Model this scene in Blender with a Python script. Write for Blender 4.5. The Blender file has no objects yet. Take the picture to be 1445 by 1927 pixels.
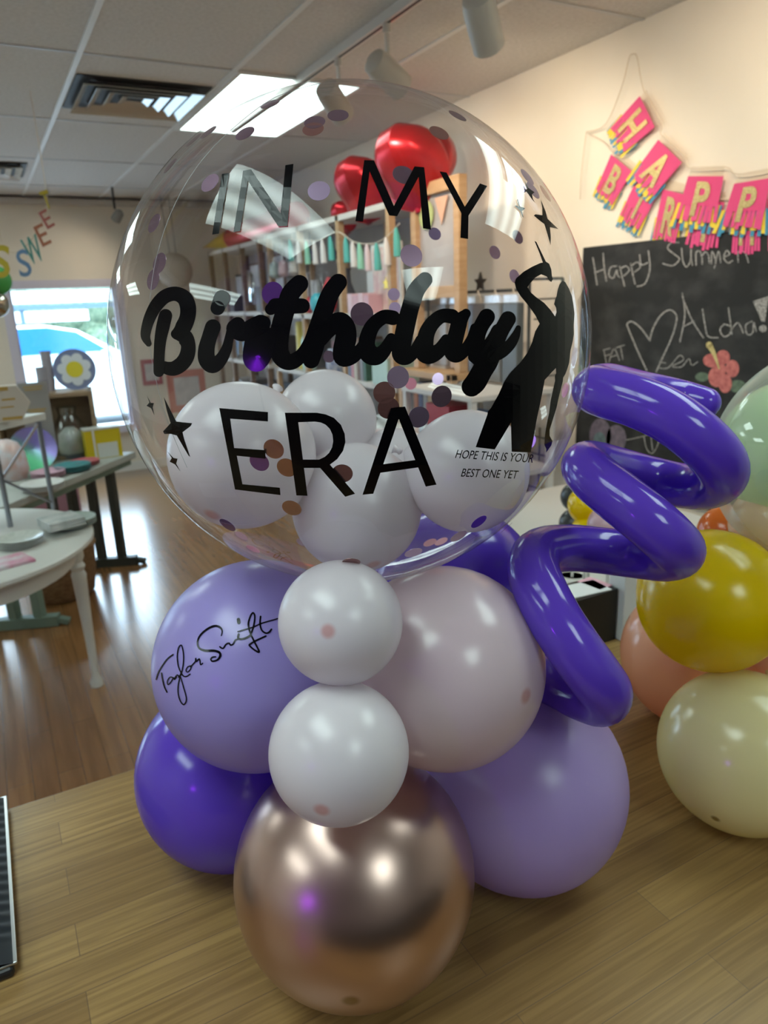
import bpy, bmesh, math, random
from mathutils import Vector, Matrix, geometry

random.seed(7)
SC = bpy.context.scene
COL = SC.collection
PI = math.pi

# ------------------------------------------------------------------ camera
# focal length in pixels of the 1445x1927 frame, world axes seen from the camera
F, CX, CY, EYE = 1350.0, 722.5, 963.5, 1.64
_z = Vector((-177, -4536, -1350)).normalized()
_y = Vector((-767, -370, 1350)); _y = (_y - _z * _y.dot(_z)).normalized()
_x = _y.cross(_z)
ROWS = (_x, _y, _z)
O = Vector((0, 0, EYE))
cd = bpy.data.cameras.new('camera'); cam = bpy.data.objects.new('camera', cd); COL.objects.link(cam)
cd.sensor_width = 36.0; cd.lens = F / 1927 * 36.0; cd.clip_start = 0.02; cd.clip_end = 200
cr = Vector([r[0] for r in ROWS]); cdn = Vector([r[1] for r in ROWS]); cf = Vector([r[2] for r in ROWS])
m = Matrix((cr, -cdn, -cf)).transposed().to_4x4(); m.translation = O
cam.matrix_world = m
cd.dof.use_dof = True; cd.dof.focus_distance = 0.56; cd.dof.aperture_fstop = 10.0
SC.camera = cam

def ray(u, v):
    c = Vector((u - CX, v - CY, F))
    return Vector([r.dot(c) for r in ROWS])
def PX(u, v, x): r = ray(u, v); return O + r * (x / r.x)
def PY(u, v, y): r = ray(u, v); return O + r * (y / r.y)
def PZ(u, v, z): r = ray(u, v); return O + r * ((z - EYE) / r.z)
def PD(u, v, d): return O + ray(u, v).normalized() * d

# ------------------------------------------------------------------ world, exposure, lights
SC.view_settings.view_transform = 'Standard'; SC.view_settings.look = 'None'
SC.view_settings.gamma = 1.0; SC.view_settings.exposure = 0.33
SC.view_settings.use_curve_mapping = False
SC.cycles.max_bounces = 8; SC.cycles.transparent_max_bounces = 24
SC.cycles.diffuse_bounces = 4; SC.cycles.glossy_bounces = 4; SC.cycles.use_denoising = True
SC.cycles.sample_clamp_indirect = 6.0
w = bpy.data.worlds.new('daylight'); SC.world = w; w.use_nodes = True
bgn = w.node_tree.nodes['Background']
bgn.inputs[0].default_value = (0.62, 0.83, 1.0, 1); bgn.inputs[1].default_value = 9.0
PANEL_STRENGTH = 6.0
PANEL_COLOR = (0.80, 1.0, 0.95, 1)
SPOT_POWER = 15.0

# ------------------------------------------------------------------ materials
MATS = {}
def mat(name, col, rough=0.5, metal=0.0, emit=None, alpha=1.0, spec=0.5, sss=0.0, trans=0.0, coat=0.0):
    if name in MATS: return MATS[name]
    M = bpy.data.materials.new(name); M.use_nodes = True
    b = M.node_tree.nodes['Principled BSDF']
    b.inputs['Base Color'].default_value = (*col, 1); b.inputs['Roughness'].default_value = rough
    b.inputs['Metallic'].default_value = metal; b.inputs['Alpha'].default_value = alpha
    b.inputs['Specular IOR Level'].default_value = spec
    b.inputs['Coat Weight'].default_value = coat
    if trans: b.inputs['Transmission Weight'].default_value = trans
    if sss:
        b.inputs['Subsurface Weight'].default_value = sss
        b.inputs['Subsurface Radius'].default_value = (0.5, 0.4, 0.5); b.inputs['Subsurface Scale'].default_value = 0.04
    if emit:
        b.inputs['Emission Color'].default_value = (*emit[:3], 1); b.inputs['Emission Strength'].default_value = emit[3]
    MATS[name] = M
    return M
def nodes(M): return M.node_tree.nodes, M.node_tree.links, M.node_tree.nodes['Principled BSDF']
def noisy(name, col, col2, scale=8, rough=0.5, stretch=(1, 1, 1), detail=4, bump=0.0, lo=0.35, hi=0.65, metal=0.0, spec=0.5):
    if name in MATS: return MATS[name]
    M = mat(name, col, rough, metal, spec=spec); n, l, b = nodes(M)
    tc = n.new('ShaderNodeTexCoord'); mp = n.new('ShaderNodeMapping'); mp.inputs['Scale'].default_value = stretch
    nz = n.new('ShaderNodeTexNoise'); nz.inputs['Scale'].default_value = scale; nz.inputs['Detail'].default_value = detail
    rp = n.new('ShaderNodeValToRGB'); rp.color_ramp.elements[0].position = lo; rp.color_ramp.elements[1].position = hi
    rp.color_ramp.elements[0].color = (*col, 1); rp.color_ramp.elements[1].color = (*col2, 1)
    l.new(tc.outputs['Object'], mp.inputs[0]); l.new(mp.outputs[0], nz.inputs[0]); l.new(nz.outputs[0], rp.inputs[0])
    l.new(rp.outputs[0], b.inputs['Base Color'])
    if bump:
        bp = n.new('ShaderNodeBump'); bp.inputs['Strength'].default_value = bump; bp.inputs['Distance'].default_value = 0.01
        l.new(nz.outputs[0], bp.inputs['Height']); l.new(bp.outputs[0], b.inputs['Normal'])
    return M
def planks(name, c1, c2, cdark, rough, length, width, rot, grain, mortar=0.0012, mcol=(0.1, 0.06, 0.03)):
    M = mat(name, c1, rough); n, l, b = nodes(M)
    tc = n.new('ShaderNodeTexCoord'); mp = n.new('ShaderNodeMapping'); mp.inputs['Rotation'].default_value = (0, 0, rot)
    br = n.new('ShaderNodeTexBrick'); br.inputs['Scale'].default_value = 1.0
    br.inputs['Brick Width'].default_value = length; br.inputs['Row Height'].default_value = width
    br.inputs['Mortar Size'].default_value = mortar; br.inputs['Bias'].default_value = 0.0
    br.inputs['Color1'].default_value = (*c1, 1); br.inputs['Color2'].default_value = (*c2, 1); br.inputs['Mortar'].default_value = (*mcol, 1)
    br.offset = 0.37; br.offset_frequency = 2
    l.new(tc.outputs['Object'], mp.inputs[0]); l.new(mp.outputs[0], br.inputs[0])
    mp2 = n.new('ShaderNodeMapping'); mp2.inputs['Scale'].default_value = (grain[0], grain[1], 1)
    nz = n.new('ShaderNodeTexNoise'); nz.inputs['Scale'].default_value = 1.0; nz.inputs['Detail'].default_value = 6; nz.inputs['Distortion'].default_value = 0.6
    l.new(mp.outputs[0], mp2.inputs[0]); l.new(mp2.outputs[0], nz.inputs[0])
    rp = n.new('ShaderNodeValToRGB'); rp.color_ramp.elements[0].position = 0.38; rp.color_ramp.elements[1].position = 0.62
    l.new(nz.outputs[0], rp.inputs[0])
    mx = n.new('ShaderNodeMix'); mx.data_type = 'RGBA'; mx.blend_type = 'MIX'
    mx.inputs['A'].default_value = (*cdark, 1)
    l.new(rp.outputs[0], mx.inputs['Factor']); l.new(br.outputs[0], mx.inputs['B'])
    mx2 = n.new('ShaderNodeMix'); mx2.data_type = 'RGBA'; mx2.inputs['Factor'].default_value = 0.45
    l.new(mx.outputs['Result'], mx2.inputs['A']); l.new(br.outputs[0], mx2.inputs['B'])
    l.new(mx2.outputs['Result'], b.inputs['Base Color'])
    return M
def latex(name, col, tip, rough=0.24, spot=0.14, sss=0.0, thru=0.3):
    """balloon latex: the denser, darker tip sits at local +Z"""
    M = mat(name, col, rough, sss=sss, spec=.75 if thru else .5); n, l, b = nodes(M)
    tc = n.new('ShaderNodeTexCoord'); d = n.new('ShaderNodeVectorMath'); d.operation = 'DISTANCE'
    d.inputs[1].default_value = (0, 0, 1)
    mr = n.new('ShaderNodeMapRange'); mr.interpolation_type = 'SMOOTHSTEP'
    mr.inputs['From Min'].default_value = spot * 0.35; mr.inputs['From Max'].default_value = spot
    mx = n.new('ShaderNodeMix'); mx.data_type = 'RGBA'
    mx.inputs['A'].default_value = (*tip, 1); mx.inputs['B'].default_value = (*col, 1)
    l.new(tc.outputs['Object'], d.inputs[0]); l.new(d.outputs['Value'], mr.inputs['Value'])
    l.new(mr.outputs[0], mx.inputs['Factor']); l.new(mx.outputs['Result'], b.inputs['Base Color'])
    if thru:  # stretched latex lets light through
        tl = n.new('ShaderNodeBsdfTranslucent'); ms = n.new('ShaderNodeMixShader'); ms.inputs[0].default_value = thru
        l.new(mx.outputs['Result'], tl.inputs[0]); l.new(b.outputs[0], ms.inputs[1]); l.new(tl.outputs[0], ms.inputs[2])
        l.new(ms.outputs[0], n['Material Output'].inputs['Surface'])
    return M
def film(name, tint, refl=1.0, rough=0.03, base=0.04, power=4.0, haze=0.0):
    """thin clear plastic: see-through with a mirror-like sheen that grows towards grazing view"""
    if name in MATS: return MATS[name]
    M = bpy.data.materials.new(name); M.use_nodes = True; n = M.node_tree.nodes; l = M.node_tree.links
    n.remove(n['Principled BSDF']); out = n['Material Output']
    tr = n.new('ShaderNodeBsdfTransparent'); tr.inputs[0].default_value = (*tint, 1)
    gl = n.new('ShaderNodeBsdfGlossy'); gl.inputs['Roughness'].default_value = rough
    lw_ = n.new('ShaderNodeLayerWeight'); lw_.inputs['Blend'].default_value = 0.5
    fr = n.new('ShaderNodeMath'); fr.operation = 'POWER'; fr.inputs[1].default_value = power
    l.new(lw_.outputs['Facing'], fr.inputs[0])
    ml = n.new('ShaderNodeMath'); ml.operation = 'MULTIPLY_ADD'; ml.inputs[1].default_value = refl; ml.inputs[2].default_value = base
    ml.use_clamp = True
    mx = n.new('ShaderNodeMixShader')
    l.new(fr.outputs[0], ml.inputs[0]); l.new(ml.outputs[0], mx.inputs[0]); l.new(tr.outputs[0], mx.inputs[1]); l.new(gl.outputs[0], mx.inputs[2])
    l.new(mx.outputs[0], out.inputs['Surface']); MATS[name] = M
    if haze:
        df = n.new('ShaderNodeBsdfTranslucent'); df.inputs[0].default_value = (.9, .9, .88, 1); d2 = n.new('ShaderNodeBsdfDiffuse'); d2.inputs[0].default_value = (.9, .9, .88, 1)
        ad = n.new('ShaderNodeMixShader'); l.new(df.outputs[0], ad.inputs[1]); l.new(d2.outputs[0], ad.inputs[2])
        hz = n.new('ShaderNodeMath'); hz.operation = 'MULTIPLY'; hz.inputs[1].default_value = haze; l.new(lw_.outputs['Facing'], hz.inputs[0])
        m2 = n.new('ShaderNodeMixShader'); l.new(hz.outputs[0], m2.inputs[0]); l.new(mx.outputs[0], m2.inputs[1]); l.new(ad.outputs[0], m2.inputs[2]); l.new(m2.outputs[0], out.inputs['Surface'])
    return M

# ------------------------------------------------------------------ mesh helpers
ORG = {}
class MB:
    def __init__(s): s.v = []; s.f = []
    def add(s, vs, fs):
        o = len(s.v); s.v += [Vector(p) for p in vs]; s.f += [tuple(i + o for i in f) for f in fs]; return s
    def box(s, a, b):
        x0, y0, z0 = a; x1, y1, z1 = b
        return s.add([(x0, y0, z0), (x1, y0, z0), (x1, y1, z0), (x0, y1, z0), (x0, y0, z1), (x1, y0, z1), (x1, y1, z1), (x0, y1, z1)],
                     [(3, 2, 1, 0), (4, 5, 6, 7), (0, 1, 5, 4), (1, 2, 6, 5), (2, 3, 7, 6), (3, 0, 4, 7)])
    def obox(s, c, ax, ay, az):
        c, ax, ay, az = Vector(c), Vector(ax), Vector(ay), Vector(az)
        q = [c + ax * i + ay * j + az * k for k in (-1, 1) for (i, j) in ((-1, -1), (1, -1), (1, 1), (-1, 1))]
        return s.add(q, [(3, 2, 1, 0), (4, 5, 6, 7), (0, 1, 5, 4), (1, 2, 6, 5), (2, 3, 7, 6), (3, 0, 4, 7)])
    def bar(s, p0, p1, w, h=None, up=(0, 0, 1)):
        p0, p1 = Vector(p0), Vector(p1); h = h or w; d = (p1 - p0); up = Vector(up)
        if abs(d.normalized().dot(up)) > 0.98: up = Vector((1, 0, 0))
        a = d.cross(up).normalized(); b = a.cross(d).normalized()
        return s.obox((p0 + p1) / 2, d / 2, a * w / 2, b * h / 2)
    def prism(s, pts, off):
        n = len(pts); off = Vector(off); pts = [Vector(p) for p in pts]
        return s.add(pts + [p + off for p in pts], [tuple(range(n))[::-1], tuple(range(n, 2 * n))] + [(i, (i + 1) % n, n + (i + 1) % n, n + i) for i in range(n)])
    def tube(s, pts, r, n=8, caps=True, round_caps=False):
        pts = [Vector(p) for p in pts]; N = len(pts); rs = r if isinstance(r, (list, tuple)) else [r] * N
        if round_caps:
            t0 = (pts[0] - pts[1]).normalized(); t1 = (pts[-1] - pts[-2]).normalized(); a = []; ar = []; b = []; br = []
            for k in range(6):
                th = PI / 2 * (1 - k / 6.0)
                a.append(pts[0] + t0 * rs[0] * math.sin(th)); ar.append(max(1e-4, rs[0] * math.cos(th)))
                th = PI / 2 * ((k + 1) / 6.0)
                b.append(pts[-1] + t1 * rs[-1] * math.sin(th)); br.append(max(1e-4, rs[-1] * math.cos(th)))
            pts = a + pts + b; rs = ar + list(rs) + br; N = len(pts)
        t = (pts[1] - pts[0]).normalized(); u = t.orthogonal().normalized(); vs = []; fs = []
        for i in range(N):
            t2 = (pts[min(i + 1, N - 1)] - pts[max(i - 1, 0)]).normalized()
            u = (u - t2 * u.dot(t2)).normalized(); w_ = t2.cross(u)
            for k in range(n):
                a_ = 2 * PI * k / n; vs.append(pts[i] + (u * math.cos(a_) + w_ * math.sin(a_)) * rs[i])
        for i in range(N - 1):
            for k in range(n):
                fs.append((i * n + k, i * n + (k + 1) % n, (i + 1) * n + (k + 1) % n, (i + 1) * n + k))
        if caps: fs += [tuple(range(n))[::-1], tuple(range((N - 1) * n, N * n))]
        return s.add(vs, fs)
    def cyl(s, p0, p1, r0, r1=None, n=20): return s.tube([p0, p1], [r0, r0 if r1 is None else r1], n)
    def lathe(s, prof, c=(0, 0, 0), axis=(0, 0, 1), n=32):
        c = Vector(c); ax = Vector(axis).normalized(); u = ax.orthogonal().normalized(); w_ = ax.cross(u); vs = []; fs = []
        for r, z in prof:
            for k in range(n):
                a = 2 * PI * k / n; vs.append(c + ax * z + (u * math.cos(a) + w_ * math.sin(a)) * max(r, 1e-5))
        for i in range(len(prof) - 1):
            for k in range(n):
                fs.append((i * n + k, i * n + (k + 1) % n, (i + 1) * n + (k + 1) % n, (i + 1) * n + k))
        if prof[0][0] > 1e-4: fs.append(tuple(range(n))[::-1])
        if prof[-1][0] > 1e-4: fs.append(tuple(range((len(prof) - 1) * n, len(prof) * n)))
        return s.add(vs, fs)
    def sphere(s, c, r, n=24, k=16):
        return s.lathe([(r * math.sin(PI * i / k), -r * math.cos(PI * i / k)) for i in range(k + 1)], c, n=n)
    def build(s, name, M, parent=None, smooth=False, bevel=0.0):
        me = bpy.data.meshes.new(name)
        if parent is not None: org = ORG[parent.name]
        else:
            xs = [p.x for p in s.v]; ys = [p.y for p in s.v]; zs = [p.z for p in s.v]
            org = Vector(((min(xs) + max(xs)) / 2, (min(ys) + max(ys)) / 2, min(zs)))
        me.from_pydata([p - org for p in s.v], [], s.f); me.update()
        me.materials.append(M)
        if smooth:
            for p in me.polygons: p.use_smooth = True
            try: me.set_sharp_from_angle(angle=math.radians(42))
            except Exception: pass
        o = bpy.data.objects.new(name, me); COL.objects.link(o)
        if parent is not None: o.parent = parent
        else: o.location = org
        ORG[o.name] = org
        if bevel:
            b = o.modifiers.new('bevel', 'BEVEL'); b.width = bevel; b.segments = 2; b.limit_method = 'ANGLE'
        return o
def tag(o, label=None, cat=None, group=None, kind=None):
    if label: o['label'] = label
    if cat: o['category'] = cat
    if group: o['group'] = group
    if kind: o['kind'] = kind
    return o
def thing(name, label, cat, loc, group=None):
    o = bpy.data.objects.new(name, None); COL.objects.link(o); o.location = loc; o.empty_display_size = 0.05
    ORG[o.name] = Vector(loc)
    return tag(o, label, cat, group)
def struct(o): o['kind'] = 'structure'; return o
def copy_tree(o, parent=None):
    c = o.copy(); COL.objects.link(c); c.parent = parent; ORG[c.name] = ORG[o.name]
    for ch in [x for x in o.children]: copy_tree(ch, c)
    return c
def catmull(pts, n=6):
    """pts: tuples of any length; smooth curve through them"""
    P = [Vector(p) for p in pts]; out = []
    for i in range(len(P) - 1):
        a, b, c, d = P[max(i - 1, 0)], P[i], P[i + 1], P[min(i + 2, len(P) - 1)]
        for k in range(n):
            t = k / n
            out.append(0.5 * ((2 * b) + (c - a) * t + (2 * a - 5 * b + 4 * c - d) * t * t + (3 * b - a - 3 * c + d) * t ** 3))
    out.append(P[-1]); return out

# ------------------------------------------------------------------ flat artwork (letters, strokes) laid on a surface
class Art:
    """2-D shapes in drawing units; later laid on a real surface"""
    def __init__(s): s.tri = []          # list of polygons (lists of 2-D points)
    def poly(s, pts):
        P = [Vector((p[0], p[1], 0)) for p in pts]
        for t in geometry.tessellate_polygon([P]): s.tri.append([P[i].to_2d() for i in t])
        return s
    def band(s, a, b):
        a = [Vector(p) for p in a]; b = [Vector(p) for p in b]
        for i in range(len(a) - 1): s.tri.append([a[i], a[i + 1], b[i + 1], b[i]])
        return s
    def stroke(s, pts, width=None, n=6, caps=True):
        q = [(p[0], p[1], (p[2] if len(p) > 2 else width)) for p in pts]
        c = catmull(q, n) if len(q) > 2 else [Vector(p) for p in q]
        L = []; R = []
        for i, p in enumerate(c):
            a = c[max(i - 1, 0)]; b = c[min(i + 1, len(c) - 1)]; t = Vector((b.x - a.x, b.y - a.y))
            t = t.normalized() if t.length > 1e-6 else Vector((1, 0)); nn = Vector((-t.y, t.x)) * p.z / 2
            L.append(Vector((p.x, p.y)) + nn); R.append(Vector((p.x, p.y)) - nn)
        s.band(L, R)
        if caps:
            for p in (c[0], c[-1]): s.disc(p.x, p.y, p.z / 2)
        return s
    def disc(s, x, y, r, n=18, ry=None):
        ry = ry or r
        s.tri.append([Vector((x + r * math.cos(2 * PI * k / n), y + ry * math.sin(2 * PI * k / n))) for k in range(n)]); return s
    def mapped(s, fn): s.tri = [[Vector(fn(p)) for p in t] for t in s.tri]; return s
    def lay(s, surf, grid=None):
        """surf: 2-D point -> 3-D point on a surface; grid cuts large faces so that they follow it"""
        bm = bmesh.new()
        for t in s.tri:
            vs = [bm.verts.new((p[0], p[1], 0)) for p in t]
            try: bm.faces.new(vs)
            except ValueError: pass
        if grid:
            xs = [v.co.x for v in bm.verts]; ys = [v.co.y for v in bm.verts]
            for ax, lo, hi in ((0, min(xs), max(xs)), (1, min(ys), max(ys))):
                g = lo + grid
                while g < hi:
                    co = (g, 0, 0) if ax == 0 else (0, g, 0); no = (1, 0, 0) if ax == 0 else (0, 1, 0)
                    bmesh.ops.bisect_plane(bm, geom=bm.verts[:] + bm.edges[:] + bm.faces[:], plane_co=co, plane_no=no, dist=1e-6); g += grid
        bm.verts.index_update(); mb = MB()
        mb.add([surf(v.co.x, v.co.y) for v in bm.verts], [tuple(v.index for v in f.verts) for f in bm.faces]); bm.free()
        return mb
def glyphs(text, weight=0.0, extrude=0.0):
    """text as a flat mesh: height of capitals 1, starts at x=0; returns list of polygons and width"""
    c = bpy.data.curves.new('lettering', 'FONT'); c.body = text; c.size = 1.0; c.offset = weight; c.resolution_u = 4
    o = bpy.data.objects.new('lettering', c); COL.objects.link(o)
    me = bpy.data.meshes.new_from_object(o)
    vs = [v.co.copy() for v in me.vertices]; fs = [tuple(p.vertices) for p in me.polygons]
    bpy.data.objects.remove(o); bpy.data.curves.remove(c); bpy.data.meshes.remove(me)
    x0 = min(v.x for v in vs); x1 = max(v.x for v in vs); y0 = min(v.y for v in vs); y1 = max(v.y for v in vs)
    h = y1 - y0
    return [[((vs[i].x - x0) / h, (vs[i].y - y0) / h) for i in f] for f in fs], (x1 - x0) / h

# common materials
WHITE = mat('white_paint', (0.72, 0.72, 0.70), 0.45)
BLACK = mat('black_vinyl', (0.003, 0.003, 0.004), 0.10, spec=0.16)
BLACKP = mat('black_plastic', (0.012, 0.012, 0.014), 0.4)
PINE = noisy('pine_wood', (0.44, 0.27, 0.13), (0.52, 0.34, 0.18), 6, 0.5, (1, 1, 8))
BROWNW = noisy('brown_wood', (0.15, 0.085, 0.05), (0.21, 0.12, 0.07), 6, 0.5, (1, 1, 8))
STEEL = mat('brushed_steel', (0.55, 0.56, 0.58), 0.3, 1.0)
CLEAR = film('clear_cellophane', (0.93, 0.94, 0.95), 0.9, 0.12, 0.05)
def flat(name, c, r=0.5, **k): return mat(name, c, r, **k)

# ================================================================== SETTING
XR, XL, YF, YB, ZC = 2.51, -3.4, 7.8, -2.6, 2.66
FLOOR = planks('floor_planks', (0.36, 0.18, 0.07), (0.27, 0.125, 0.045), (0.19, 0.085, 0.03), 0.25, 0.9, 0.085, PI / 2, (2, 30), 0.001, (0.05, 0.025, 0.012))
FLOOR.node_tree.nodes['Principled BSDF'].inputs['Coat Weight'].default_value = .8; FLOOR.node_tree.nodes['Principled BSDF'].inputs['Coat Roughness'].default_value = .2
struct(MB().box((XL, YB, -0.1), (XR, YF, 0)).build('floor', FLOOR))
WALLM = noisy('wall_paint', (0.76, 0.70, 0.60), (0.79, 0.73, 0.63), 3, 0.6)
struct(MB().box((XR, YB, 0), (XR + 0.12, YF, ZC)).build('wall_right', WALLM))
struct(MB().box((XL - 0.12, YB, 0), (XL, YF, ZC)).build('wall_left', WALLM))
struct(MB().box((XL - .12, YB - 0.12, 0), (XR + .12, YB, ZC)).build('wall_back', noisy('back_wall_paint', (0.30, 0.27, 0.25), (0.34, 0.30, 0.27), 3, 0.6)))
# far wall with two windows: one in view, one added out of frame at left for cool daylight
W1 = (0.30, 1.24, 0.50, 1.85); W2_ADDED = (-2.7, -0.25, 0.50, 1.85)
b = MB()
b.box((XL - .12, YF, 0), (XR + .12, YF + 0.14, W1[2])); b.box((XL - .12, YF, W1[3]), (XR + .12, YF + 0.14, ZC))
b.box((XL - .12, YF, W1[2]), (W2_ADDED[0], YF + .14, W1[3])); b.box((W2_ADDED[1], YF, W1[2]), (W1[0], YF + .14, W1[3])); b.box((W1[1], YF, W1[2]), (XR + .12, YF + .14, W1[3]))
struct(b.build('wall_far', noisy('far_wall_paint', (0.74, 0.69, 0.60), (0.78, 0.72, 0.63), 3, 0.6)))
LILAC = mat('window_paint', (0.62, 0.60, 0.72), 0.4)
GLASS = film('window_glass', (0.97, 0.99, 1.0), 0.8, 0.02, 0.02)
for k, W in ((1, W1), (2, W2_ADDED)):
    t = MB().box((W[0], YF + 0.05, W[2]), (W[1], YF + 0.06, W[3])).build('window_%d' % k, GLASS); struct(t)
    f = MB(); e = 0.075
    f.box((W[0] - e, YF - 0.03, W[2] - e), (W[0], YF + .05, W[3] + e)); f.box((W[1], YF - 0.03, W[2] - e), (W[1] + e, YF + .05, W[3] + e))
    f.box((W[0], YF - 0.03, W[3]), (W[1], YF + .05, W[3] + e)); f.box((W[0], YF - 0.09, W[2] - e), (W[1], YF + .05, W[2]))
    f.build('window_frame', LILAC, t)
    f = MB()
    for i in range(1, 3):
        x = W[0] + (W[1] - W[0]) * i / 3 if k == 2 else W[0] + (W[1] - W[0]) * (0.0 if i == 1 else 1.0)
        f.box((x - .018, YF + .03, W[2]), (x + .018, YF + .08, W[3]))
    f.build('mullion', LILAC, t)
# ceiling
TILE = noisy('ceiling_tile', (0.56, 0.53, 0.49), (0.63, 0.60, 0.56), 60, 0.9, bump=0.25)
struct(MB().box((XL - .12, YB - .12, ZC), (XR + .12, YF + .14, ZC + .1)).build('ceiling', TILE))
g = MB(); GX = 0.555; GY = 3.55
xs = [GX + 0.66 * k for k in range(-6, 3)]; ys = [GY + 1.19 * k for k in range(-5, 4)]
for x in xs: g.box((x - .012, YB, ZC - .006), (x + .012, YF, ZC))
struct(g.build('trim_1', WHITE))
g = MB()
for y in ys: g.box((XL, y - .010, ZC - .004), (XR, y + .010, ZC))
struct(g.build('trim_2', mat('runner_grey', (0.5, 0.5, 0.5), .5)))
struct(MB().box((XL, YF - .10, ZC - .075), (XR, YF, ZC - .03)).build('trim_3', mat('valance', (0.55, 0.52, 0.48), .5)))
struct(MB().box((XR - .012, YB, 0), (XR, YF, .09)).build('baseboard_right', WHITE))
struct(MB().box((XL, YF - .012, 0), (XR, YF, .09)).build('baseboard_far', WHITE))

# fluorescent panels
PAN = bpy.data.materials.new('lit_diffuser'); PAN.use_nodes = True
pn, pl = PAN.node_tree.nodes, PAN.node_tree.links
pn.remove(pn['Principled BSDF']); em = pn.new('ShaderNodeEmission')
em.inputs[0].default_value = PANEL_COLOR; em.inputs[1].default_value = PANEL_STRENGTH
pl.new(em.outputs[0], pn['Material Output'].inputs[0])
# the tubes behind the diffuser show as brighter lines along it
_tc = pn.new('ShaderNodeTexCoord'); _sx = pn.new('ShaderNodeSeparateXYZ'); _wv = pn.new('ShaderNodeMath'); _wv.operation = 'MULTIPLY'; _wv.inputs[1].default_value = 2 * PI * 3 / .61
_co = pn.new('ShaderNodeMath'); _co.operation = 'COSINE'; _mr = pn.new('ShaderNodeMapRange'); _mr.inputs['From Min'].default_value = -1; _mr.inputs['To Min'].default_value = PANEL_STRENGTH * .62; _mr.inputs['To Max'].default_value = PANEL_STRENGTH * 1.38
pl.new(_tc.outputs['Object'], _sx.inputs[0]); pl.new(_sx.outputs['X'], _wv.inputs[0]); pl.new(_wv.outputs[0], _co.inputs[0]); pl.new(_co.outputs[0], _mr.inputs['Value']); pl.new(_mr.outputs[0], em.inputs[1])
def panel(x, y, label):
    t = thing('ceiling_light', label, 'light', (x, y, ZC - .02), 'fluorescent ceiling panels')
    w_, l_ = 0.305, 0.585
    f = MB()
    for s_ in (-1, 1):
        f.box((x + s_ * (w_ + .012) - .012, y - l_ - .024, ZC - .012), (x + s_ * (w_ + .012) + .012, y + l_ + .024, ZC + .01))
        f.box((x - w_, y + s_ * (l_ + .012) - .012, ZC - .012), (x + w_, y + s_ * (l_ + .012) + .012, ZC + .01))
    f.build('frame', WHITE, t)
    MB().box((x - w_, y - l_, ZC - .008), (x + w_, y + l_, ZC - .002)).build('diffuser', PAN, t)
panel(1.555, 4.15, 'long fluorescent ceiling panel beside the square air vent')
panel(-0.50, 0.42, 'fluorescent ceiling panel above the counter to the left, seen only mirrored in the balloons')
panel(1.60, 0.42, 'fluorescent ceiling panel above the counter to the right, seen only mirrored in the balloons')
panel(-0.50, 4.15, 'fluorescent ceiling panel over the white plate table')
panel(-2.3, 0.6, 'fluorescent ceiling panel by the left wall')
panel(0.55, -1.6, 'added fluorescent ceiling panel behind the counter, out of view')  # unseen panel added to raise the ambient light
panel(-2.3, 4.15, 'added fluorescent ceiling panel by the left wall over the shop floor, out of view')  # added out of view to brighten the shop floor and ceiling
panel(-1.2, 6.3, 'added fluorescent ceiling panel near the added left window, out of view')  # extra unseen panel, added as fill for the far room

# air vents
def vent(x0, y0, s_, label):
    t = thing('air_vent', label, 'vent', (x0 + s_ / 2, y0 + s_ / 2, ZC - .02), 'square ceiling vents')
    MB().box((x0, y0, ZC - .006), (x0 + s_, y0 + s_, ZC - .002)).build('backing', mat('vent_dark', (0.02, 0.02, 0.022), .6), t)
    for k in range(4):
        e = 0.03 + 0.068 * k; z0, z1 = ZC - .032 + .004 * k, ZC - .008
        a0, a1, c0, c1 = x0 + e, x0 + s_ - e, y0 + e, y0 + s_ - e; q = 0.035
        m_ = MB()
        o_ = [(a0, c0, z0), (a1, c0, z0), (a1, c1, z0), (a0, c1, z0)]; i_ = [(a0 + q, c0 + q, z1), (a1 - q, c0 + q, z1), (a1 - q, c1 - q, z1), (a0 + q, c1 - q, z1)]
        m_.add(o_ + i_, [(0, 1, 5, 4), (1, 2, 6, 5), (2, 3, 7, 6), (3, 0, 4, 7)])
        ob = m_.build('louver', mat('vent_metal', (0.62, 0.62, 0.60), .25, 0.7), t)
        sd = ob.modifiers.new('thick', 'SOLIDIFY'); sd.thickness = .003
vent(0.575, 3.84, 0.62, 'square louvred air vent beside the lit ceiling panel')
vent(-0.12, 6.1, 0.62, 'small-looking far air vent at the left edge of the ceiling')

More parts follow.
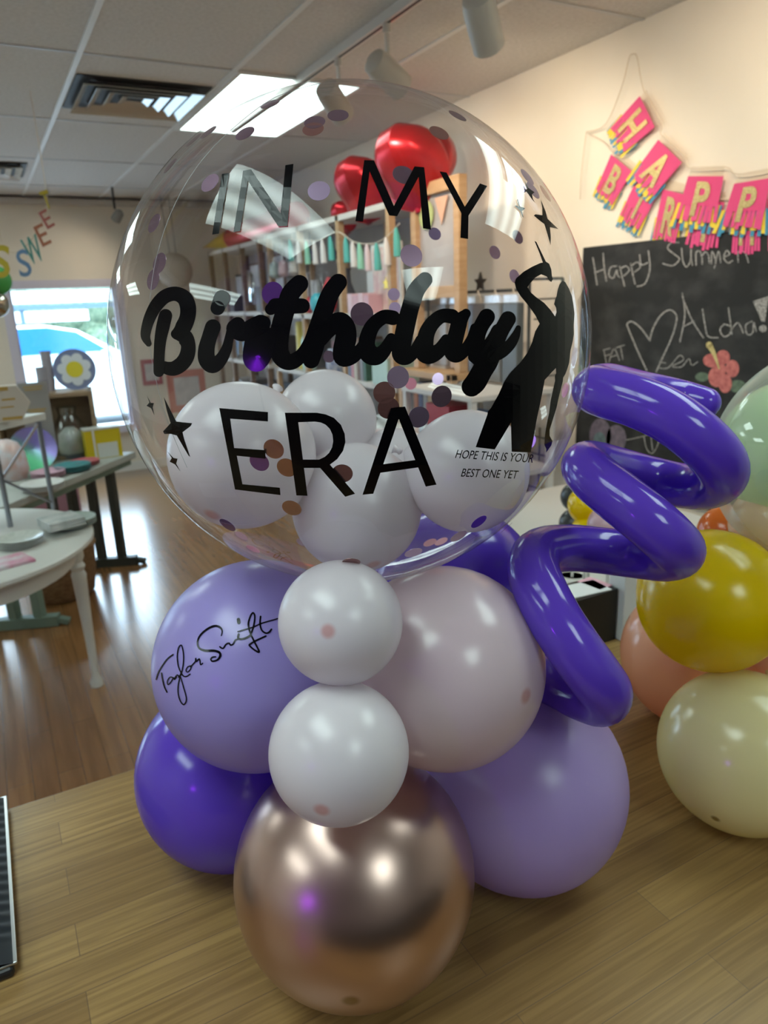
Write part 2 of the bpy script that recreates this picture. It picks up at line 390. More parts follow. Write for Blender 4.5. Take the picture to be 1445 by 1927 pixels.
# track lighting
TRX = 1.72
TR = mat('track_white', (0.66, 0.64, 0.60), .4)
TRX = PZ(680, 75, ZC - .03).x
t = thing('track_rail', 'long white track rail with a black slot under the ceiling', 'track', (TRX, 2.6, ZC - .04))
MB().box((TRX - .018, .6, ZC - .035), (TRX + .018, 4.6, ZC)).build('channel', TR, t)
MB().box((TRX - .005, .6, ZC - .037), (TRX + .005, 4.6, ZC - .034)).build('slot', BLACKP, t)
def track_head(u, v, z, aim, label, L=.155, r=.05):
    c = PZ(u, v, z); c = Vector((TRX + .03, c.y, z)) if False else c
    t = thing('track_light', label, 'track light', (c.x, c.y, z), 'white cylinder track lights')
    d = Vector(aim).normalized()
    MB().lathe([(r * .55, -L / 2), (r * .9, -L / 2 + .012), (r, -L / 2 + .04), (r, L / 2), (r * .93, L / 2), (r * .9, L / 2 - .03), (.001, L / 2 - .032)], c, d, 28).build('lamp_can', mat('lamp_can_paint', (0.55, 0.53, 0.48), .42), t, True)
    MB().lathe([(.001, L / 2 - .028), (r * .8, L / 2 - .026)], c, d, 24).build('lamp_bulb', mat('warm_bulb', (1, .8, .5), .5, emit=(1, .78, .45, 30)), t)
    s_ = MB(); top = Vector((TRX, c.y, ZC - .036))
    s_.cyl(top, top - Vector((0, 0, .03)), .016, n=12); s_.bar(top - Vector((0, 0, .02)), (TRX, c.y, z + r + .02), .016, .012); s_.bar((TRX, c.y, z + r + .02), c - d * L * .3, .014, .01)
    s_.build('stem', TR, t, True)
    ld = bpy.data.lights.new('track_bulb', 'SPOT'); ld.energy = SPOT_POWER; ld.color = (1.0, .84, .64); ld.spot_size = math.radians(112); ld.spot_blend = .8; ld.shadow_soft_size = .04
    lo = bpy.data.objects.new('track_bulb', ld); COL.objects.link(lo); lo.location = c + d * (L / 2 + .01)
    lo.rotation_euler = d.to_track_quat('-Z', 'Y').to_euler(); lo['kind'] = 'helper'
    return t
track_head(908, 40, ZC - .20, (.62, .45, -.62), 'white track light nearest the banner, pointing down at the wall', .17, .052)
track_head(728, 138, ZC - .20, (.86, .22, -.42), 'middle white track light with its bright mouth towards the wall', .17, .052)
track_head(628, 190, ZC - .20, (.70, .45, -.52), 'white track light seen through the top of the clear bubble balloon', .17, .052)

track_head(1150, -130, ZC - .20, (.85, .25, -.46), 'added white track light above the chalkboard, outside the frame', .17, .052)  # head added off-frame to wash the right wall evenly
track_head(1500, -330, ZC - .20, (.85, .25, -.46), 'added white track light nearest the counter end, outside the frame', .17, .052)  # second added off-frame head, brightens the near end of the right wall
# ================================================================== OUTSIDE
struct(MB().box((-14, YF + .2, -.25), (16, 40, -.12)).build('ground_outside', noisy('asphalt', (0.36, 0.38, 0.40), (0.44, 0.46, 0.48), 4, .8)))
h = MB(); random.seed(3)
for i in range(150):
    h.sphere((-8 + i * .115 + random.uniform(-.1, .1), 26 + random.uniform(-.6, .6), random.uniform(-.1, 2.6)), random.uniform(.4, .85), 8, 6)
tag(h.build('hedge', noisy('hedge_leaves', (0.06, 0.10, 0.06), (0.17, 0.21, 0.13), 9, .8), None, True), 'green hedge beyond the car outside the window', 'hedge')
t = thing('guard_rail', 'grey guard rail running behind the car outside', 'rail', (0, 20.5, -.12))
MB().box((-8, 20.4, 1.70), (10, 20.5, 1.80)).build('rail_beam', mat('rail_metal', (0.05, .09, .13), .5), t)
MB().box((-8, 21.0, 1.85), (10, 21.1, 2.15)).build('rail_beam', mat('rail_white', (0.7, .72, .74), .5), t)
MB().box((-.2, 21.0, 1.38), (2.6, 21.1, 1.66)).build('rail_beam', MATS['rail_white'], t)
for x in (-5, -2, 1, 4): MB().box((x - .05, 20.5, -.12), (x + .05, 20.62, 1.75)).build('post', MATS['rail_metal'], t)
# parked car: side profile lofted across its width
CARX, CARY = 0.85, 11.6
car = thing('parked_car', 'white car parked right outside the shop window', 'car', (CARX, CARY + .85, -.12))
def car_prof(sx=1.0): return [(-2.3, .35), (-2.35, .75), (-2.2, 1.0), (-1.9, 1.05), (-1.5, 1.46), (-.9, 1.56), (.0, 1.57), (.45, 1.48), (1.15, 1.05), (1.9, .92), (2.2, .75), (2.25, .4), (2.1, .22), (-2.2, .22)]
def loft(prof, ys_, sc):
    m_ = MB(); n_ = len(prof); vs = []; fs = []
    for y_, k_ in zip(ys_, sc): vs += [(CARX + px_ * (1 - (1 - k_) * .25), CARY + y_, (pz_ - .22) * k_ + .10) for px_, pz_ in prof]
    for i in range(len(ys_) - 1):
        for k in range(n_): fs.append((i * n_ + k, i * n_ + (k + 1) % n_, (i + 1) * n_ + (k + 1) % n_, (i + 1) * n_ + k))
    fs += [tuple(range(n_))[::-1], tuple(range((len(ys_) - 1) * n_, len(ys_) * n_))]
    return m_.add(vs, fs)
loft(car_prof(), (0, .12, .5, 1.2, 1.58, 1.7), (.9, .985, 1, 1, .985, .9)).build('car_body', mat('car_paint', (0.72, .78, .82), .2, .2), car, True)
CG = mat('car_glass', (0.02, .12, .30), .15)
for q in ([(-1.75, 1.08), (-1.38, 1.38), (-.72, 1.42), (-.72, 1.05)], [(-.62, 1.05), (-.62, 1.42), (.0, 1.42), (.38, 1.34), (.80, 1.05)]):
    MB().prism([(CARX + a, CARY - .012, z) for a, z in q], (0, .05, 0)).build('side_window', CG, car)
for x in (-1.45, 1.4):
    c = (CARX + x, CARY - .02, .21)
    wh = MB().lathe([(.32, 0), (.33, .05), (.33, .2), (.32, .22)], c, (0, 1, 0), 28).build('wheel', BLACKP, car, True)
    MB().lathe([(.02, -.012), (.1, -.01), (.22, -.004), (.22, .01)], c, (0, 1, 0), 20).build('hubcap', STEEL, wh, True)
MB().obox((CARX + .75, CARY - .12, 1.02), (.08, 0, 0), (0, .08, 0), (0, 0, .05)).build('wing_mirror', mat('car_paint', (.7, .7, .7)), car, bevel=.02)
MB().obox((CARX + 2.14, CARY + .1, .72), (.06, 0, 0), (0, .14, 0), (0, 0, .08)).build('headlight', mat('lamp_lens', (.8, .85, .9), .1), car, bevel=.02)

# ================================================================== COUNTER
ZT = 0.92
CT = planks('counter_top_oak', (0.43, 0.265, 0.095), (0.29, 0.168, 0.058), (0.16, 0.085, 0.028), 0.33, 0.62, 0.052, 0.0, (5, 150), 0.0006, (0.2, 0.12, 0.06))
t = thing('counter', 'oak-look laminate shop counter under the balloon bouquet', 'counter', (.6, .6, 0))
MB().box((-1.0, 0.16, ZT - .04), (2.0, 1.09, ZT)).build('counter_top', CT, t, bevel=.003)
MB().box((-.95, .3, 0), (1.95, 1.02, ZT - .04)).build('counter_body', noisy('counter_front', (.32, .3, .28), (.36, .33, .3), 5, .6), t)
t = thing('added_cabinet', 'added dark cabinet behind the counter, unseen, darkening the chrome balloon reflection', 'cabinet', (.3, -1.25, 0))  # added out of view to give the chrome balloon a dark reflected band
MB().box((-1.6, -1.6, 0), (2.2, -.95, 1.0)).build('cabinet_body', flat('cabinet_dark', (.018, .016, .015), .5), t)
for k in range(4): MB().box((-1.58 + k * .94, -.95, .08), (-.68 + k * .94, -.93, .96)).build('door', flat('cabinet_door', (.022, .019, .018), .45), t)
# ribbed black case at the left edge
t = thing('padded_case', 'black ribbed padded case with silver rim lying at the counter left edge', 'case', (-.24, .93, ZT))
x0, x1, y0, y1 = -.42, -.083, .765, 1.10
MB().box((x0, y0, ZT), (x1 - .004, y1, ZT + .012)).build('case_base', BLACKP, t, bevel=.004)
MB().box((x0, y0 + .004, ZT + .012), (x1, y1 + .002, ZT + .0155)).build('silver_rim', STEEL, t, bevel=.001)
r_ = MB(); n_ = 110; m_ = 12; vs = []; fs = []
for i in range(n_ + 1):
    for j in range(m_ + 1):
        y = y0 + .004 + (y1 - y0 - .006) * i / n_; x = x1 - .004 - .2 * j / m_
        k = min(1, j / 1.6); e = max(0, min(1, (i - 10) / 6.0)) * max(0, min(1, (n_ - 3 - i) / 3.0))
        z = ZT + .0155 + .0055 * min(1, j / .6) + .0026 * k * e * math.sin(i * 2 * PI / 6.2 + .35 * math.sin(j * .9))
        vs.append((x, y, z))
for i in range(n_):
    for j in range(m_): a = i * (m_ + 1) + j; fs.append((a, a + m_ + 1, a + m_ + 2, a + 1))
r_.add(vs, fs).build('ribbed_cover', mat('ribbed_leather', (.02, .026, .032), .34), t, True)

# ================================================================== BALLOON BOUQUET
BUB = thing('bubble_balloon', 'giant clear bubble balloon with black Birthday lettering', 'balloon', (.3346, .6805, 1.5904), 'lavender birthday balloon tower')
BC = Vector((.3346, .6805, 1.5904)); BA, BZ = .2371, .2400
def hit(u, v, c, a, bz, back=False, off=0.0):
    d = ray(u, v).normalized(); S = Vector((1 / (a + off), 1 / (a + off), 1 / (bz + off)))
    o = Vector([(O - c)[i] * S[i] for i in range(3)]); e = Vector([d[i] * S[i] for i in range(3)])
    A = e.dot(e); B = o.dot(e); Cq = o.dot(o) - 1; D = max(B * B - A * Cq, 0)
    return O + d * ((-B + (math.sqrt(D) if back else -math.sqrt(D))) / A)
FILM = film('bubble_film', (0.955, 0.945, 0.955), 0.75, 0.012, 0.060, 4.5)
prof = []
for i in range(73):
    th = PI * i / 72; r = BA * math.sin(th); z = -BZ * math.cos(th)
    prof.append((r, z))
me_ = MB().lathe(prof, BC, n=144); me_.build('clear_film', FILM, BUB, True)
MB().lathe([(.004, -.018), (.010, -.012), (.006, -.004), (.012, .006)], BC - Vector((0, 0, BZ)), n=20).build('tail', FILM, BUB, True)
def on_b(u, v): return hit(u, v, BC, BA, BZ, False, .0006)
def z2(ox, oy, s_): return lambda p: (ox + p[0] / s_, oy + p[1] / s_)
# seam
MB().tube([hit(u, v, BC, BA, BZ, False, .0003) for u, v in [tuple(p[:2]) for p in catmull([(604, 156), (520, 182), (440, 240), (372, 312), (322, 400), (291, 500), (280, 600), (283, 660), (296, 725), (318, 800), (352, 880)], 5)]], .0002, 5).build('seam', mat('seam_plastic', (.42, .42, .42), .2), BUB, True)
# -- lettering IN / MY / ERA
a = Art().poly([(713, 388), (762, 380), (693, 793), (647, 800)]).poly([(858, 365), (912, 356), (1112, 655), (1145, 328), (1200, 319), (1160, 742), (1097, 745), (890, 433), (838, 777), (792, 782)])
a.mapped(z2(220, 220, 3.6125)).lay(on_b, 22).build('lettering', BLACK, BUB)['label'] = 'black letters IN'
a = Art().poly([(308, 294), (375, 296), (510, 605), (650, 336), (716, 342), (762, 766), (708, 758), (678, 408), (532, 675), (478, 670), (345, 370), (300, 712), (248, 708)])
a.poly([(820, 370), (868, 378), (992, 610), (1095, 452), (1145, 470), (1017, 672), (1014, 830), (962, 822), (968, 655)])
a.mapped(z2(600, 220, 3.6125)).lay(on_b, 22).build('lettering', BLACK, BUB)['label'] = 'black letters MY'
a = Art().poly([(522, 154), (816, 178), (816, 235), (588, 218), (612, 395), (800, 408), (802, 460), (628, 442), (662, 614), (888, 635), (892, 680), (617, 646)])
a.poly([(918, 182), (992, 182), (1055, 684), (988, 682)]).poly([(1128, 512), (1190, 495), (1343, 672), (1283, 690)])
a.band([p for p in [(985, 182), (1110, 182), (1165, 192), (1215, 213), (1257, 255), (1280, 310), (1284, 360), (1270, 412), (1235, 462), (1185, 500), (1130, 516), (1015, 516)]],
       [p for p in [(990, 240), (1100, 236), (1135, 241), (1165, 255), (1190, 280), (1206, 315), (1210, 355), (1203, 392), (1185, 425), (1160, 448), (1125, 465), (1010, 465)]])
aa = Art().poly([(275, 282), (335, 275), (322, 348), (168, 800), (103, 806)]).poly([(318, 278), (360, 273), (550, 745), (485, 757), (322, 348)]).poly([(225, 622), (432, 595), (448, 640), (208, 674)])
a.mapped(z2(250, 720, 3.211)); a.tri += aa.mapped(z2(650, 680, 3.211)).tri
a.lay(on_b, 22).build('lettering', BLACK, BUB)['label'] = 'black letters ERA'
# -- script word Birthday, brush strokes with their widths
a = Art()
for st in ([(143, 602, 42), (122, 550, 66), (136, 470, 76), (165, 395, 84), (205, 330, 92), (258, 280, 96), (325, 263, 98), (385, 292, 106), (411, 355, 110), (405, 430, 108), (372, 500, 110), (330, 536, 72)],
           [(335, 540, 72), (385, 555, 110), (412, 610, 100), (405, 680, 104), (372, 735, 104), (318, 770, 100), (268, 768, 88), (222, 748, 70)],
           [(258, 412, 92), (240, 490, 92), (223, 580, 82), (215, 680, 76), (213, 792, 74)],
           [(640, 292, 108), (612, 360, 98)],
           [(580, 490, 108), (556, 560, 104), (536, 640, 112), (540, 710, 118), (580, 748, 112), (632, 712, 90), (672, 640, 74), (692, 560, 62), (715, 500, 78), (748, 474, 106)],
           [(735, 500, 130), (775, 528, 118), (830, 505, 124), (885, 478, 128), (922, 462, 102)],
           [(905, 470, 130), (880, 560, 150), (850, 650, 130), (848, 715, 120), (885, 738, 108), (935, 690, 86), (968, 610, 64), (985, 520, 60)]):
    a.stroke(st)
a.mapped(z2(240, 480, 3.6125))
t2 = Art()
for st in ([(590, 412, 122), (530, 480, 128), (495, 590, 128), (465, 700, 132), (450, 800, 132), (455, 880, 128), (490, 932, 120), (545, 940, 108), (610, 890, 90), (655, 800, 70), (685, 700, 60)],
           [(430, 558, 92), (395, 585, 80)], [(425, 560, 100), (520, 562, 106), (610, 562, 102)],
           [(855, 402, 118), (800, 480, 122), (755, 600, 128), (715, 740, 136), (685, 860, 132), (670, 930, 116)],
           [(745, 800, 70), (795, 715, 120), (860, 672, 138), (905, 710, 132), (905, 790, 146), (885, 870, 136), (890, 915, 124), (950, 905, 104), (1005, 855, 80), (1030, 800, 60)]):
    t2.stroke(st)
a.tri += t2.mapped(z2(400, 420, 3.6125)).tri
t3 = Art()
for st in ([(400, 1036, 112), (330, 1030, 108), (255, 1085, 112), (215, 1160, 120), (200, 1240, 128), (220, 1305, 150), (275, 1325, 136), (335, 1280, 105), (385, 1190, 78)],
           [(640, 748, 116), (575, 830, 130), (530, 960, 134), (495, 1100, 140), (470, 1220, 138), (460, 1310, 138), (500, 1335, 112), (560, 1290, 90), (600, 1200, 64)],
           [(845, 1025, 112), (770, 1022, 106), (700, 1075, 112), (655, 1150, 122), (640, 1230, 130), (640, 1295, 150), (680, 1315, 138), (750, 1280, 110), (800, 1200, 80)],
           [(950, 1004, 74), (905, 1060, 118), (880, 1150, 122), (860, 1230, 126), (850, 1295, 130), (885, 1315, 116), (945, 1275, 92), (990, 1190, 70), (1015, 1110, 64)],
           [(1108, 1028, 124), (1060, 1110, 116), (1030, 1200, 124), (1030, 1270, 150), (1080, 1290, 140), (1140, 1230, 110), (1190, 1130, 96)],
           [(1268, 1045, 120), (1215, 1140, 116), (1172, 1240, 124), (1120, 1350, 160), (1070, 1440, 156), (1025, 1520, 160), (992, 1556, 152)],
           [(1345, 1112, 40), (1325, 1170, 66), (1285, 1235, 84), (1220, 1295, 92), (1150, 1330, 90)],
           [(1010, 1330, 90), (1060, 1370, 90), (1100, 1380, 90)]):
    t3.stroke(st)
a.tri += t3.mapped(z2(640, 340, 4.0139)).tri
a.lay(on_b).build('lettering', BLACK, BUB)['label'] = 'black brush-script word Birthday'
# -- small slanted lines
def text_line(s_, u0, v0, u1, v1, hpx, slant=.22, wgt=0.0):
    g_, wd = glyphs(s_, wgt); L = math.hypot(u1 - u0, v1 - v0); ex = Vector(((u1 - u0) / L, (v1 - v0) / L)); ey = Vector((ex.y, -ex.x)); k = L / wd
    A_ = Art()
    for f in g_: A_.tri.append([Vector((u0, v0)) + ex * (p[0] * k + p[1] * hpx * slant) + ey * p[1] * hpx for p in f])
    return A_
a = text_line('HOPE THIS IS YOUR', 856, 862, 1002, 871, 16.2, .25, .004); a.tri += text_line('BEST ONE YET', 867, 897, 972, 901, 15.6, .25, .004).tri
a.lay(on_b).build('lettering', BLACK, BUB)['label'] = 'small slanted black lines of text'
# -- figure with raised arm
fig = [(815, 265), (828, 272), (892, 405), (915, 420), (930, 460), (933, 500), (940, 525), (930, 545), (915, 535), (900, 508), (880, 500), (860, 492), (820, 515), (780, 560), (768, 580), (790, 615), (830, 650), (880, 685), (925, 735), (955, 778), (965, 750), (962, 720), (948, 695), (955, 665), (965, 640), (972, 600), (985, 560), (1005, 535), (1025, 545), (1050, 590), (1070, 640), (1080, 700), (1087, 760), (1082, 840), (1083, 900), (1075, 950), (1060, 1010), (1052, 1090), (1040, 1130), (1025, 1170), (1010, 1195), (1008, 1220), (995, 1270), (980, 1330), (965, 1400), (940, 1480), (918, 1550), (918, 1590), (938, 1625), (930, 1655), (905, 1690), (893, 1705), (895, 1680), (882, 1650), (885, 1600), (890, 1560), (900, 1500), (915, 1430), (925, 1350), (940, 1280), (955, 1215), (953, 1185), (962, 1165), (960, 1130), (930, 1160), (885, 1210), (870, 1290), (850, 1390), (830, 1480), (810, 1600), (790, 1700), (775, 1703), (660, 1698), (655, 1500), (545, 1683), (415, 1667), (450, 1570), (495, 1445), (498, 1425), (520, 1400), (570, 1310), (610, 1220), (650, 1160), (720, 1090), (770, 1020), (800, 950), (820, 880), (850, 828), (820, 770), (770, 700), (720, 640), (690, 590), (680, 550), (690, 520), (740, 475), (800, 440), (855, 415), (872, 412), (850, 350)]
Art().poly(fig).mapped(z2(780, 380, 3.6125)).lay(on_b, 14).build('figure_decal', BLACK, BUB)['label'] = 'black silhouette with one arm raised'
for pts, zm in (([(515, 855), (560, 960), (600, 1060), (635, 1190), (720, 1270), (818, 1365), (760, 1350), (675, 1332), (690, 1500), (685, 1640), (640, 1480), (580, 1280), (500, 1220), (400, 1135), (430, 1112), (545, 1130), (545, 1010)], (960, 280, 9.031)),
                ([(115, 855), (130, 855), (165, 980), (255, 1010), (240, 1030), (195, 1060), (225, 1165), (212, 1165), (170, 1055), (75, 970), (110, 962), (145, 985)], (960, 280, 9.031)),
                ([(240, 540), (255, 560), (310, 665), (415, 740), (370, 770), (385, 850), (420, 915), (370, 860), (300, 760), (230, 685), (285, 690)], (960, 280, 9.031)),
                ([(187, 87), (262, 235), (300, 240), (358, 245), (350, 262), (300, 300), (310, 340), (347, 450), (335, 440), (265, 320), (230, 310), (190, 310), (182, 295), (228, 245), (205, 170)], (250, 720, 3.211)),
                ([(85, 78), (108, 122), (127, 124), (120, 150), (130, 198), (110, 155), (82, 140), (100, 120)], (250, 720, 3.211)),
                ([(208, 415), (245, 455), (270, 460), (262, 490), (288, 538), (255, 495), (222, 478), (235, 455)], (250, 720, 3.211))):
    Art().poly(pts).mapped(z2(*zm)).lay(on_b, 16).build('star_decal', BLACK, BUB)
# -- confetti dots clinging to the film, front and back
CM = {'m': mat('confetti_mauve', (.36, .24, .34), .22, .85), 'l': mat('confetti_lilac', (.60, .46, .68), .2, .8), 'r': mat('confetti_rose', (.50, .24, .22), .22, .8),
      'p': mat('confetti_purple', (.17, .05, .34), .2, .7), 'k': mat('confetti_pink', (.70, .25, .34), .3, .4), 'b': mat('confetti_bronze', (.40, .22, .17), .25, .85)}
DOTS = [(508, 196, 'm', 0), (461, 251, 'm', 0), (636, 217, 'm', 0), (592, 230, 'm', 0), (589, 243, 'r', 0), (861, 218, 'm', 0), (826, 250, 'r', 0), (392, 249, 'm', 0), (364, 264, 'm', 0), (320, 312, 'm', 0), (395, 344, 'm', 0),
        (290, 420, 'm', 0), (300, 495, 'm', 0), (288, 526, 'm', 0), (600, 359, 'l', 0), (774, 481, 'm', 0), (759, 329, 'm', 0), (818, 440, 'l', 1), (741, 554, 'l', 1), (681, 591, 'm', 0), (931, 475, 'l', 1), (974, 446, 'm', 1), (968, 520, 'l', 1),
        (977, 346, 'l', 0), (992, 333, 'm', 0), (1003, 358, 'm', 0), (1026, 364, 'r', 0), (513, 552, 'p', 0), (749, 710, 'l', 0), (723, 739, 'r', 0), (731, 768, 'r', 0), (773, 722, 'k', 1), (824, 713, 'l', 1), (831, 746, 'm', 0), (788, 785, 'l', 0),
        (649, 787, 'l', 1), (515, 845, 'b', 0), (488, 869, 'p', 0), (540, 880, 'b', 0), (644, 891, 'm', 0), (549, 956, 'b', 0), (901, 982, 'p', 0), (863, 1009, 'm', 0), (905, 1022, 'p', 1), (952, 994, 'p', 1), (980, 859, 'p', 1), (1063, 734, 'k', 1),
        (1000, 833, 'p', 1), (428, 988, 'p', 0), (454, 1008, 'm', 1), (476, 1033, 'k', 1), (778, 1040, 'l', 0), (809, 1021, 'k', 1), (830, 1019, 'k', 1), (661, 1058, 'r', 0), (619, 671, 'm', 1), (743, 580, 'l', 1), (570, 1020, 'l', 1)]
for u, v, c, bk in DOTS:
    p = hit(u, v, BC, BA, BZ, bool(bk), -.0010); n = Vector(((p - BC).x / BA ** 2, (p - BC).y / BA ** 2, (p - BC).z / BZ ** 2)).normalized()
    MB().lathe([(.001, -.0001), (.0081, -.0001), (.0081, .0001), (.001, .0001)], p, n, 28).build('confetti', CM[c], BUB)

# -- latex balloons
def balloon(label, c, R, M, tip=None, group=None, neck=None, name='balloon', squash=1.0, seg=56):
    """body of revolution about the axis neck->tip, knot as a part"""
    c = Vector(c); tp = Vector(tip).normalized() if tip is not None else Vector((0, 0, 1))
    q = tp.to_track_quat('Z', 'Y')
    prof = []
    for i in range(45):
        th = PI * (1 - i / 44.0); z = math.cos(th); r = math.sin(th)
        if th > 2.62: k = (th - 2.62) / (PI - 2.62); z -= .10 * k * k; r += .022 * k
        prof.append((r, z * squash))
    mb = MB().lathe(prof, (0, 0, 0), n=seg); mb2 = MB().lathe([(.02, -1.12), (.055, -1.14), (.07, -1.17), (.05, -1.2), (.06, -1.25), (.085, -1.28), (.07, -1.285)], n=16)
    me = bpy.data.meshes.new(name); me.from_pydata(mb.v, [], mb.f); me.materials.append(M)
    for p in me.polygons: p.use_smooth = True
    o = bpy.data.objects.new(name, me); COL.objects.link(o); o.location = c; o.rotation_mode = 'QUATERNION'; o.rotation_quaternion = q; o.scale = (R, R, R)
    me = bpy.data.meshes.new('knot'); me.from_pydata(mb2.v, [], mb2.f); me.materials.append(M)
    for p in me.polygons: p.use_smooth = True
    k = bpy.data.objects.new('knot', me); COL.objects.link(k); k.parent = o
    ORG[o.name] = c; ORG[k.name] = c
    return tag(o, label, 'balloon', group)
def stick(o, c, R, z):
    mb = MB().cyl((c[0], c[1], z), (c[0], c[1], c[2] - R * .9), .004, n=8).cyl((c[0], c[1], z), (c[0], c[1], z + .012), .04, n=20)
    mw = Matrix.LocRotScale(Vector(c), o.rotation_quaternion, Vector((R,) * 3)).inverted()
    me = bpy.data.meshes.new('stick'); me.from_pydata([mw @ p for p in mb.v], [], mb.f); me.materials.append(WHITE)
    k = bpy.data.objects.new('stick', me); COL.objects.link(k); k.parent = o
def spot(u, v, c, R): p = hit(u, v, Vector(c), R, R); return (p - Vector(c))
PALEPINK = latex('latex_pale_pink', (.86, .69, .74), (.70, .40, .40), .2, .10)
WHITEL = latex('latex_white', (.85, .79, .83), (.75, .45, .45), .26, .15)
LAV = latex('latex_lavender', (.44, .37, .80), (.40, .28, .6), .26, .1)
LAVP = latex('latex_lavender_pink', (.54, .40, .78), (.4, .28, .55), .3, .1)
PUR = latex('latex_purple', (.16, .075, .70), (.07, .02, .3), .16, .1)
CHR = latex('latex_chrome_rose_gold', (.56, .395, .35), (.3, .2, .1), .3, .09, 0, 0); CHR.node_tree.nodes['Principled BSDF'].inputs['Metallic'].default_value = 1.0
TG = 'lavender birthday balloon tower'
rs = (.2572, .5806, 1.0486); balloon('shiny rose gold chrome balloon at the bottom front of the tower', rs, .1286, CHR, spot(660, 1884, rs, .1286), TG)
lr = (.5028, .6028, 1.0497); balloon('lavender balloon at the bottom right of the tower on the counter', lr, .1297, LAVP, (.3, -.1, -.6), TG)
pl_ = (.1984, .8264, 1.0455); balloon('deep purple balloon at the bottom left of the tower on the counter', pl_, .1255, PUR, (-.6, .3, -.5), TG)
l2 = (.2160, .7180, 1.2474); L2R = .118
LV2 = balloon('lavender balloon carrying a black handwritten signature', l2, L2R, LAV, (-.9, .1, -.4), TG)
p2 = (.3734, .5785, 1.2618); balloon('large pale pink balloon right of the two small white ones', p2, .107, PALEPINK, spot(990, 1310, p2, .107), TG)
w1 = (.2390, .5380, 1.3642); balloon('upper small white balloon just below the clear bubble', w1, .0555, WHITEL, spot(617, 1188, w1, .0555), TG)
w2 = (.2166, .5077, 1.2565); balloon('lower small white balloon touching the rose gold balloon', w2, .062, WHITEL, spot(605, 1525, w2, .062), TG)
pb = PD(856, 1108, .985); balloon('deep purple balloon behind the pale pink one under the bubble', pb, .113, PUR, (.3, .6, .1), TG)
# signature on the lavender balloon
L2 = Vector(l2)
def on_l(u, v): return hit(u, v, L2, L2R, L2R, False, .0005)
a = Art()
for st, wd in (([(72, 920), (90, 860), (130, 790), (180, 722), (235, 680)], 14), ([(122, 860), (133, 920), (150, 990), (176, 1045)], 14), ([(238, 905), (205, 900), (180, 940), (186, 972), (212, 950), (240, 905), (250, 922), (268, 895)], 12),
               ([(250, 912), (270, 880), (288, 885), (292, 905), (312, 860)], 12), ([(310, 880), (330, 800), (338, 700), (325, 610), (308, 590), (287, 620), (276, 700), (286, 790), (315, 860), (340, 890), (370, 890), (400, 870)], 13),
               ([(300, 885), (312, 910), (337, 1000), (362, 1090), (360, 1140), (336, 1166), (305, 1130), (285, 1060), (285, 980), (302, 900)], 12), ([(378, 798), (360, 830), (376, 850), (405, 820), (410, 790), (388, 795), (378, 798)], 11),
               ([(405, 800), (430, 772), (452, 745), (455, 714), (462, 748), (486, 722), (496, 740), (502, 778), (522, 765)], 13),
               ([(703, 498, 8), (712, 450, 14), (690, 415, 20), (640, 402, 22), (570, 430, 20), (500, 492, 18), (472, 560, 16), (490, 618, 20), (550, 642, 24), (630, 642, 24), (682, 658, 24), (694, 690, 24), (668, 730, 18), (620, 745, 16), (602, 728, 14), (618, 706, 16), (650, 702, 12)], 18),
               ([(690, 605), (720, 620), (750, 580), (780, 570), (792, 586), (816, 580), (840, 540), (862, 530)], 15), ([(872, 482), (866, 515), (890, 530), (940, 520), (985, 495)], 20), ([(870, 340), (874, 368)], 34),
               ([(985, 490), (1010, 430), (1025, 360), (1028, 300), (1010, 275), (985, 310), (966, 380), (975, 440), (1000, 505), (1040, 585), (1072, 655), (1030, 638), (977, 592), (992, 573), (1040, 545), (1135, 500)], 17),
               ([(1085, 310), (1080, 380), (1095, 440), (1130, 470), (1165, 465), (1190, 435)], 17), ([(865, 457), (940, 435), (1020, 410), (1100, 375), (1262, 328)], 13)):
    a.stroke(st, wd, 5)
sg = a.mapped(z2(280, 1100, 5.1607)).lay(on_l)
# the balloon body is scaled and turned: bring the strokes into its local frame
mw = Matrix.LocRotScale(L2, LV2.rotation_quaternion, Vector((L2R,) * 3)).inverted()
me = bpy.data.meshes.new('signature'); me.from_pydata([mw @ p for p in sg.v], [], sg.f); me.materials.append(BLACK)
so = bpy.data.objects.new('signature', me); COL.objects.link(so); so.parent = LV2; so['label'] = 'black handwritten signature'

# -- small balloons inside the bubble
IW = latex('latex_inner_white', (.85, .80, .83), (.75, .45, .42), .25, .16)
IG = 'small white balloons inside the clear bubble'
def inner(u, v, d, R, label, tip): balloon(label, PD(u, v, d), R, IW, tip, IG)
balloon('white balloon inside the bubble at left, behind the letter E', (.205, .672, 1.498), .0715, IW, (-.4, -.3, -.4), IG)
balloon('white balloon inside the bubble, highest at back behind the letter R', (.3180, .7220, 1.5134), .0555, IW, (0, .6, .3), IG)
balloon('white balloon inside the bubble, frontmost and lowest, under letters R and A', (.3085, .6362, 1.4357), .0662, IW, (-.1, -.6, -.6), IG)
balloon('white balloon inside the bubble at right, behind the small slanted text', (.400, .570, 1.473), .0605, IW, (.5, -.4, -.2), IG)
balloon('white balloon inside the bubble half hidden behind the letter A', (.3790, .6785, 1.4514), .0522, IW, (.3, .7, .2), IG)

